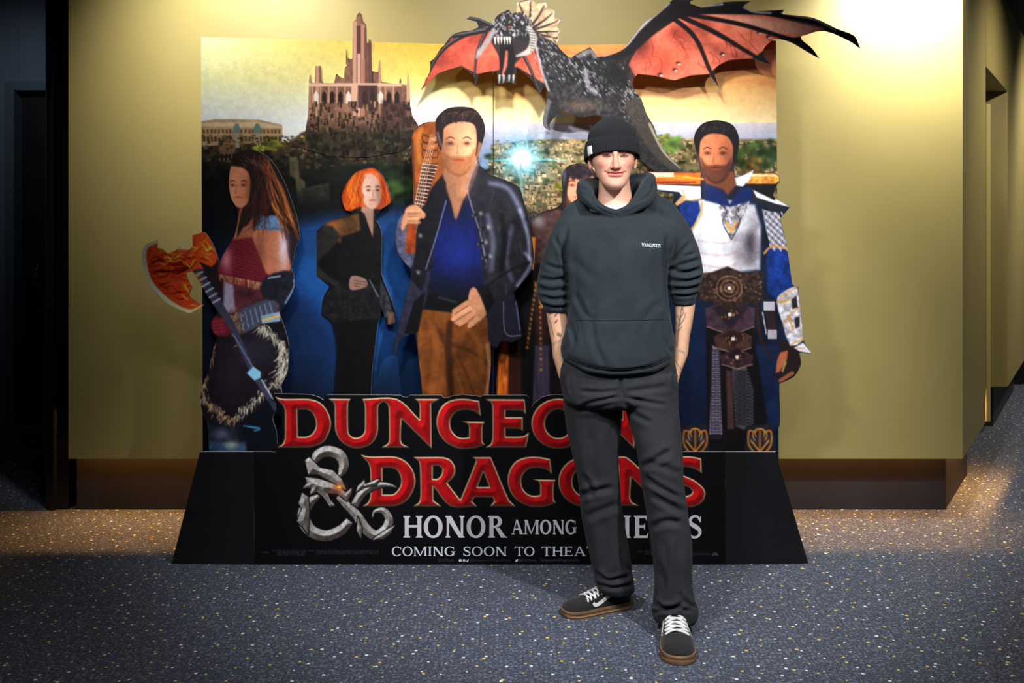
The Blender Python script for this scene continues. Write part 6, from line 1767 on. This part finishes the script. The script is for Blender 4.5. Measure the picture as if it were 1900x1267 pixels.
# ---- trousers
T = [loft_rows([(650, 1056, 1240, 3.565, .125), (675, 1042, 1253, 3.562, .135), (700, 1038.5, 1257, 3.56, .135), (722, 1042, 1257.5, 3.555, .128), (742, 1046, 1257, 3.55, .115), (752, 1060, 1245, 3.55, .09)], 36, 2.5),
     loft_rows([(690, 1042, 1146, 3.58, .11), (740, 1045, 1152, 3.585, .105), (800, 1053, 1152, 3.60, .098), (850, 1064, 1148, 3.61, .09), (900, 1073, 1150, 3.625, .085), (950, 1077, 1155, 3.64, .079), (1000, 1087, 1164, 3.655, .076), (1040, 1095.5, 1171, 3.665, .074), (1062, 1100.5, 1174, 3.67, .074), (1076, 1103, 1176, 3.677, .077), (1088, 1106, 1178, 3.682, .077), (1095, 1112, 1178, 3.685, .07)], 28, 2.2),
     loft_rows([(690, 1148, 1256, 3.54, .11), (740, 1156, 1258, 3.53, .105), (790, 1169, 1262, 3.51, .1), (830, 1179, 1265, 3.49, .095), (880, 1188, 1267.5, 3.47, .09), (940, 1198, 1274, 3.46, .085), (1000, 1207, 1283, 3.46, .081), (1060, 1214, 1284, 3.47, .079), (1098, 1214.5, 1286, 3.475, .082), (1126, 1211, 1294, 3.478, .088), (1140, 1210, 1295, 3.48, .088), (1149, 1216, 1290, 3.485, .082)], 28, 2.2)]
trou_me = fuse(T, 0.005, 3, 'trousers')
fold(trou_me, [([(1152, 700), (1151, 735)], 4, .007), ([(1148, 735), (1110, 744), (1080, 752)], 4, .007), ([(1150, 725), (1115, 728), (1075, 726)], 4, .005), ([(1156, 735), (1195, 745), (1235, 752)], 4, .006), ([(1156, 728), (1200, 722), (1240, 716)], 5, .005), ([(1160, 745), (1180, 770), (1210, 785)], 5, .005), ([(1065, 760), (1100, 756), (1140, 748)], 5, .005),
               ([(1190, 868), (1222, 850), (1245, 836)], 6, .010), ([(1194, 885), (1225, 905), (1262, 925)], 5, .009), ([(1210, 918), (1240, 935), (1270, 952)], 6, .008), ([(1200, 860), (1235, 868), (1262, 880)], 6, .007), ([(1206, 980), (1235, 968), (1265, 972)], 6, .007), ([(1230, 1000), (1236, 1050), (1232, 1100)], 8, .004), ([(1262, 1000), (1258, 1060), (1264, 1120)], 7, .004),
               ([(1075, 920), (1095, 914), (1140, 905)], 6, .008), ([(1080, 880), (1095, 905), (1098, 925)], 5, .007), ([(1085, 960), (1110, 950), (1150, 935)], 7, .006), ([(1098, 800), (1100, 860), (1104, 900)], 9, .005), ([(1120, 960), (1124, 1020), (1118, 1060)], 9, .006), ([(1104, 1062), (1130, 1078), (1172, 1066)], 4, .008), ([(1108, 1082), (1140, 1090), (1176, 1082)], 4, .007), ([(1150, 1020), (1160, 1050), (1172, 1062)], 5, .006),
               ([(1214, 1118), (1240, 1130), (1270, 1118)], 4.5, .010), ([(1212, 1138), (1245, 1128), (1288, 1134)], 4, .008), ([(1262, 1100), (1272, 1118), (1292, 1128)], 4, .007), ([(1218, 1040), (1228, 1080), (1222, 1110)], 6, .005), ([(1046, 700), (1044, 720), (1052, 740)], 3.5, .006), ([(1254, 690), (1250, 710), (1254, 730)], 3.5, .006)],
     0.004, 0.09, 9, (1, .6))
trousers = link('trousers', trou_me, M['trouser'], person)
tb = bvh_of(trou_me)
seam('leg_seam', [(1199, 945), (1205, 1000), (1212, 1050), (1222, 1100), (1226, 1130)], tb, M['thread'], trousers, .0011)
seam('fly_seam', [(1151, 700), (1152, 716), (1150, 736)], tb, M['thread'], trousers, .0011)
seam('pocket_edge', [(1038, 676), (1043, 690), (1048, 712)], tb, M['thread'], trousers, .0016)
seam('pocket_edge', [(1254, 668), (1257, 690), (1255, 712)], tb, M['thread'], trousers, .0016)

# ---- beanie: ribbed lathe with turned-up cuff
prof = cr(np.array([(0, .0945), (.002, .1005), (.03, .1005), (.055, .0965), (.061, .0935), (.0625, .0890), (.09, .0850), (.112, .0735), (.132, .0535), (.146, .0320), (.155, .0140), (.160, .0015)]), False, 6)
nt_ = 480
th = np.arange(nt_) / nt_ * 2 * math.pi
vs = []
for h, r in prof:
    rib = .0017 * (np.abs(np.sin(th * 36)) ** .7 - .5) * (1.2 if h < .061 else 1.0) * min(1, r / .05)
    rr = r + rib
    X_, Y_ = rr * np.cos(th), rr * 1.16 * np.sin(th)
    Z_ = h * np.ones(nt_) - .008 - .20 * Y_ * (1 - h / .18) + .004 * (X_ / .1) * (1 - h / .16)
    # lean the crown slightly back
    vs.append(np.stack([HO.x - .001 + X_, HO.y + .012 + Y_ + .10 * h, HO.z + Z_], 1))
vs = np.concatenate(vs)
fs = []
m_ = len(prof)
for i in range(m_ - 1):
    for k in range(nt_): fs.append((i * nt_ + k, i * nt_ + (k + 1) % nt_, (i + 1) * nt_ + (k + 1) % nt_, (i + 1) * nt_ + k))
fs.append(tuple((m_ - 1) * nt_ + k for k in range(nt_)))
bean_me = mesh_from(vs, fs, 'beanie', True)
beanie = link('beanie', bean_me, M['beanie'], person)
bb_ = bvh_of(bean_me)
quad_patch('fabric_tag', [(1089.5, 271.5), (1098, 269.8), (1099.5, 288), (1091, 289.8)], bb_, .0042, 5, 8, M['tee'], beanie)


# ---- low skate shoes
def make_shoe(name, heel, toe):
    root = empty(name, (heel[0], heel[1], 0), person)
    root.location = Vector((heel[0], heel[1], 0)) - person.location
    dx, dy = toe[0] - heel[0], toe[1] - heel[1]
    L = math.hypot(dx, dy); ux, uy = dx / L, dy / L
    k = L / .30

    def tw(u, v, z):
        u *= k; v *= k; z *= k
        return Vector((heel[0] + ux * u - uy * v, heel[1] + uy * u + ux * v, z))
    wid = lambda u: np.interp(u, [0, .012, .04, .09, .14, .19, .23, .26, .282, .295, .30], [.014, .030, .039, .041, .043, .050, .0525, .050, .040, .024, .006])
    hgt = lambda u: np.interp(u, [0, .02, .06, .10, .13, .16, .20, .23, .26, .285, .30], [.058, .066, .070, .072, .064, .051, .036, .030, .026, .018, .006])
    us = np.concatenate([np.linspace(0, .03, 7), np.linspace(.04, .26, 24), np.linspace(.268, .30, 9)])
    # sole: gum sidewall with two foxing lines
    def sole_mesh(z0, z1, grow, mat, nm):
        vs, fs = [], []
        ring_ = [(u, wid(u) + grow) for u in us] + [(u, -wid(u) - grow) for u in us[::-1]]
        n = len(ring_)
        lev = [(z0, -.002), (z0 + .003, 0), (z1 - .002, 0), (z1, -.0015)]
        for z, g in lev:
            for u, v in ring_: vs.append(tw(.15 + (u - .15) * (1 + (grow + g) / .15), v + math.copysign(g, v), z))
        for j in range(len(lev) - 1):
            for i in range(n): fs.append((j * n + i, j * n + (i + 1) % n, (j + 1) * n + (i + 1) % n, (j + 1) * n + i))
        fs.append(tuple(range(n))[::-1]); fs.append(tuple((len(lev) - 1) * n + i for i in range(n)))
        me = mesh_from(vs, fs, nm, False)
        return link(nm, me, mat, root)
    sole_mesh(0.0, .008, .0035, M['gum_dark'], 'outsole')
    sole_mesh(.008, .030, .0040, M['gum'], 'sole_wall')
    sole_mesh(.021, .0235, .0052, M['gum_dark'], 'foxing_line')

    def surf(u, t, off=0.0):
        """t in [-1,1] across the upper"""
        a = t * math.pi / 2
        w_, h_ = wid(u), hgt(u)
        return tw(u, (w_ + off) * math.copysign(abs(math.sin(a)) ** .8, a), .028 + (h_ + off) * abs(math.cos(a)) ** .75)
    tt = np.linspace(-1, 1, 25)

    def shell(u0, u1, n_, off, mat, nm, t0=-1, t1=1):
        uu = np.linspace(u0, u1, n_); vs, fs = [], []
        T_ = tt[(tt >= t0 - 1e-6) & (tt <= t1 + 1e-6)]
        for u in uu:
            for t in T_: vs.append(surf(u, t, off))
        m2 = len(T_)
        for i in range(n_ - 1):
            for j in range(m2 - 1): fs.append((i * m2 + j, i * m2 + j + 1, (i + 1) * m2 + j + 1, (i + 1) * m2 + j))
        # turned-down edges so the leather has thickness
        n0 = len(vs)
        bnd = [i * m2 for i in range(n_)] + [(n_ - 1) * m2 + j for j in range(1, m2)] + [i * m2 + m2 - 1 for i in range(n_ - 2, -1, -1)] + [j for j in range(m2 - 2, 0, -1)]
        allp = [(u, t) for u in uu for t in T_]
        for b_ in bnd: vs.append(surf(allp[b_][0], allp[b_][1], off - .0025))
        nb = len(bnd)
        for i in range(nb): fs.append((bnd[i], bnd[(i + 1) % nb], n0 + (i + 1) % nb, n0 + i))
        me = mesh_from(vs, fs, nm, True)
        return link(nm, me, mat, root)
    shell(0.001, .299, 60, 0.0, M['canvas'], 'upper')
    shell(.205, .298, 24, .0016, M['suede'], 'toe_cap')
    shell(.002, .06, 10, .0016, M['suede'], 'heel_counter')
    for s in (-1, 1):
        a_ = (.30, .62) if s > 0 else (-.62, -.30)
        shell(.095, .215, 16, .0018, M['suede'], 'eyestay', min(s * .25, s * .52), max(s * .25, s * .52))
        # side stripe
        pts = [(.045, .60), (.08, .58), (.115, .66), (.145, .76), (.168, .82), (.183, .78), (.186, .64)]
        P = cr(np.array(pts), False, 5); vs, fs = [], []
        for i, (u, t) in enumerate(P):
            tg = P[min(i + 1, len(P) - 1)] - P[max(i - 1, 0)]; nrm = np.array([-tg[1] * .045, tg[0] / .045]); nrm /= np.hypot(nrm[0] / .045, nrm[1]) + 1e-9
            nn = np.array([-tg[1], tg[0] / .0025 * .0025]); nl = np.hypot(tg[0], tg[1] * .06); du, dt = -tg[1] * .06 / nl, tg[0] / nl
            w_ = .0052
            for q_, o_ in ((-1, .0005), (-1, .0030), (1, .0030), (1, .0005)):
                vs.append(surf(u + du * w_ * q_, s * np.clip(t + dt * w_ / .06 * q_, 0, 1), o_))
        for i in range(len(P) - 1):
            for j in range(3): fs.append((i * 4 + j, i * 4 + j + 1, i * 4 + 5 + j, i * 4 + 4 + j))
        link('side_stripe', mesh_from(vs, fs, 'side_stripe', False), M['stripe'], root)
    # tongue and laces
    shell(.075, .15, 10, .006, M['canvas'], 'tongue', -.34, .34)
    for i in range(7):
        u = .100 + i * .0162
        tilt = .010 if i % 2 else -.010
        pts = [surf(u - tilt * t, t * .46, .0055 - .0015 * abs(t)) for t in np.linspace(-1, 1, 9)]
        link('lace', tube_mesh(pts, .0042 * k, 8, 'lace'), M['lace'], root)
        pts = [surf(u + .0016 + tilt * t, t * .44, .0085 - .004 * abs(t)) for t in np.linspace(-1, 1, 9)]
        link('lace', tube_mesh(pts, .0034 * k, 8, 'lace'), M['lace'], root)
    for s in (-1, 1):
        c0 = surf(.098, s * .12, .010)
        link('lace', tube_mesh([c0, surf(.090, s * .30, .016), surf(.100, s * .50, .012), surf(.108, s * .22, .011)], .003 * k, 8, 'lace'), M['lace'], root)
    return root


sl_ = make_shoe('shoe', (.437, 3.722), (.186, 3.622))
sr_ = make_shoe('shoe', (.566, 3.530), (.543, 3.226))
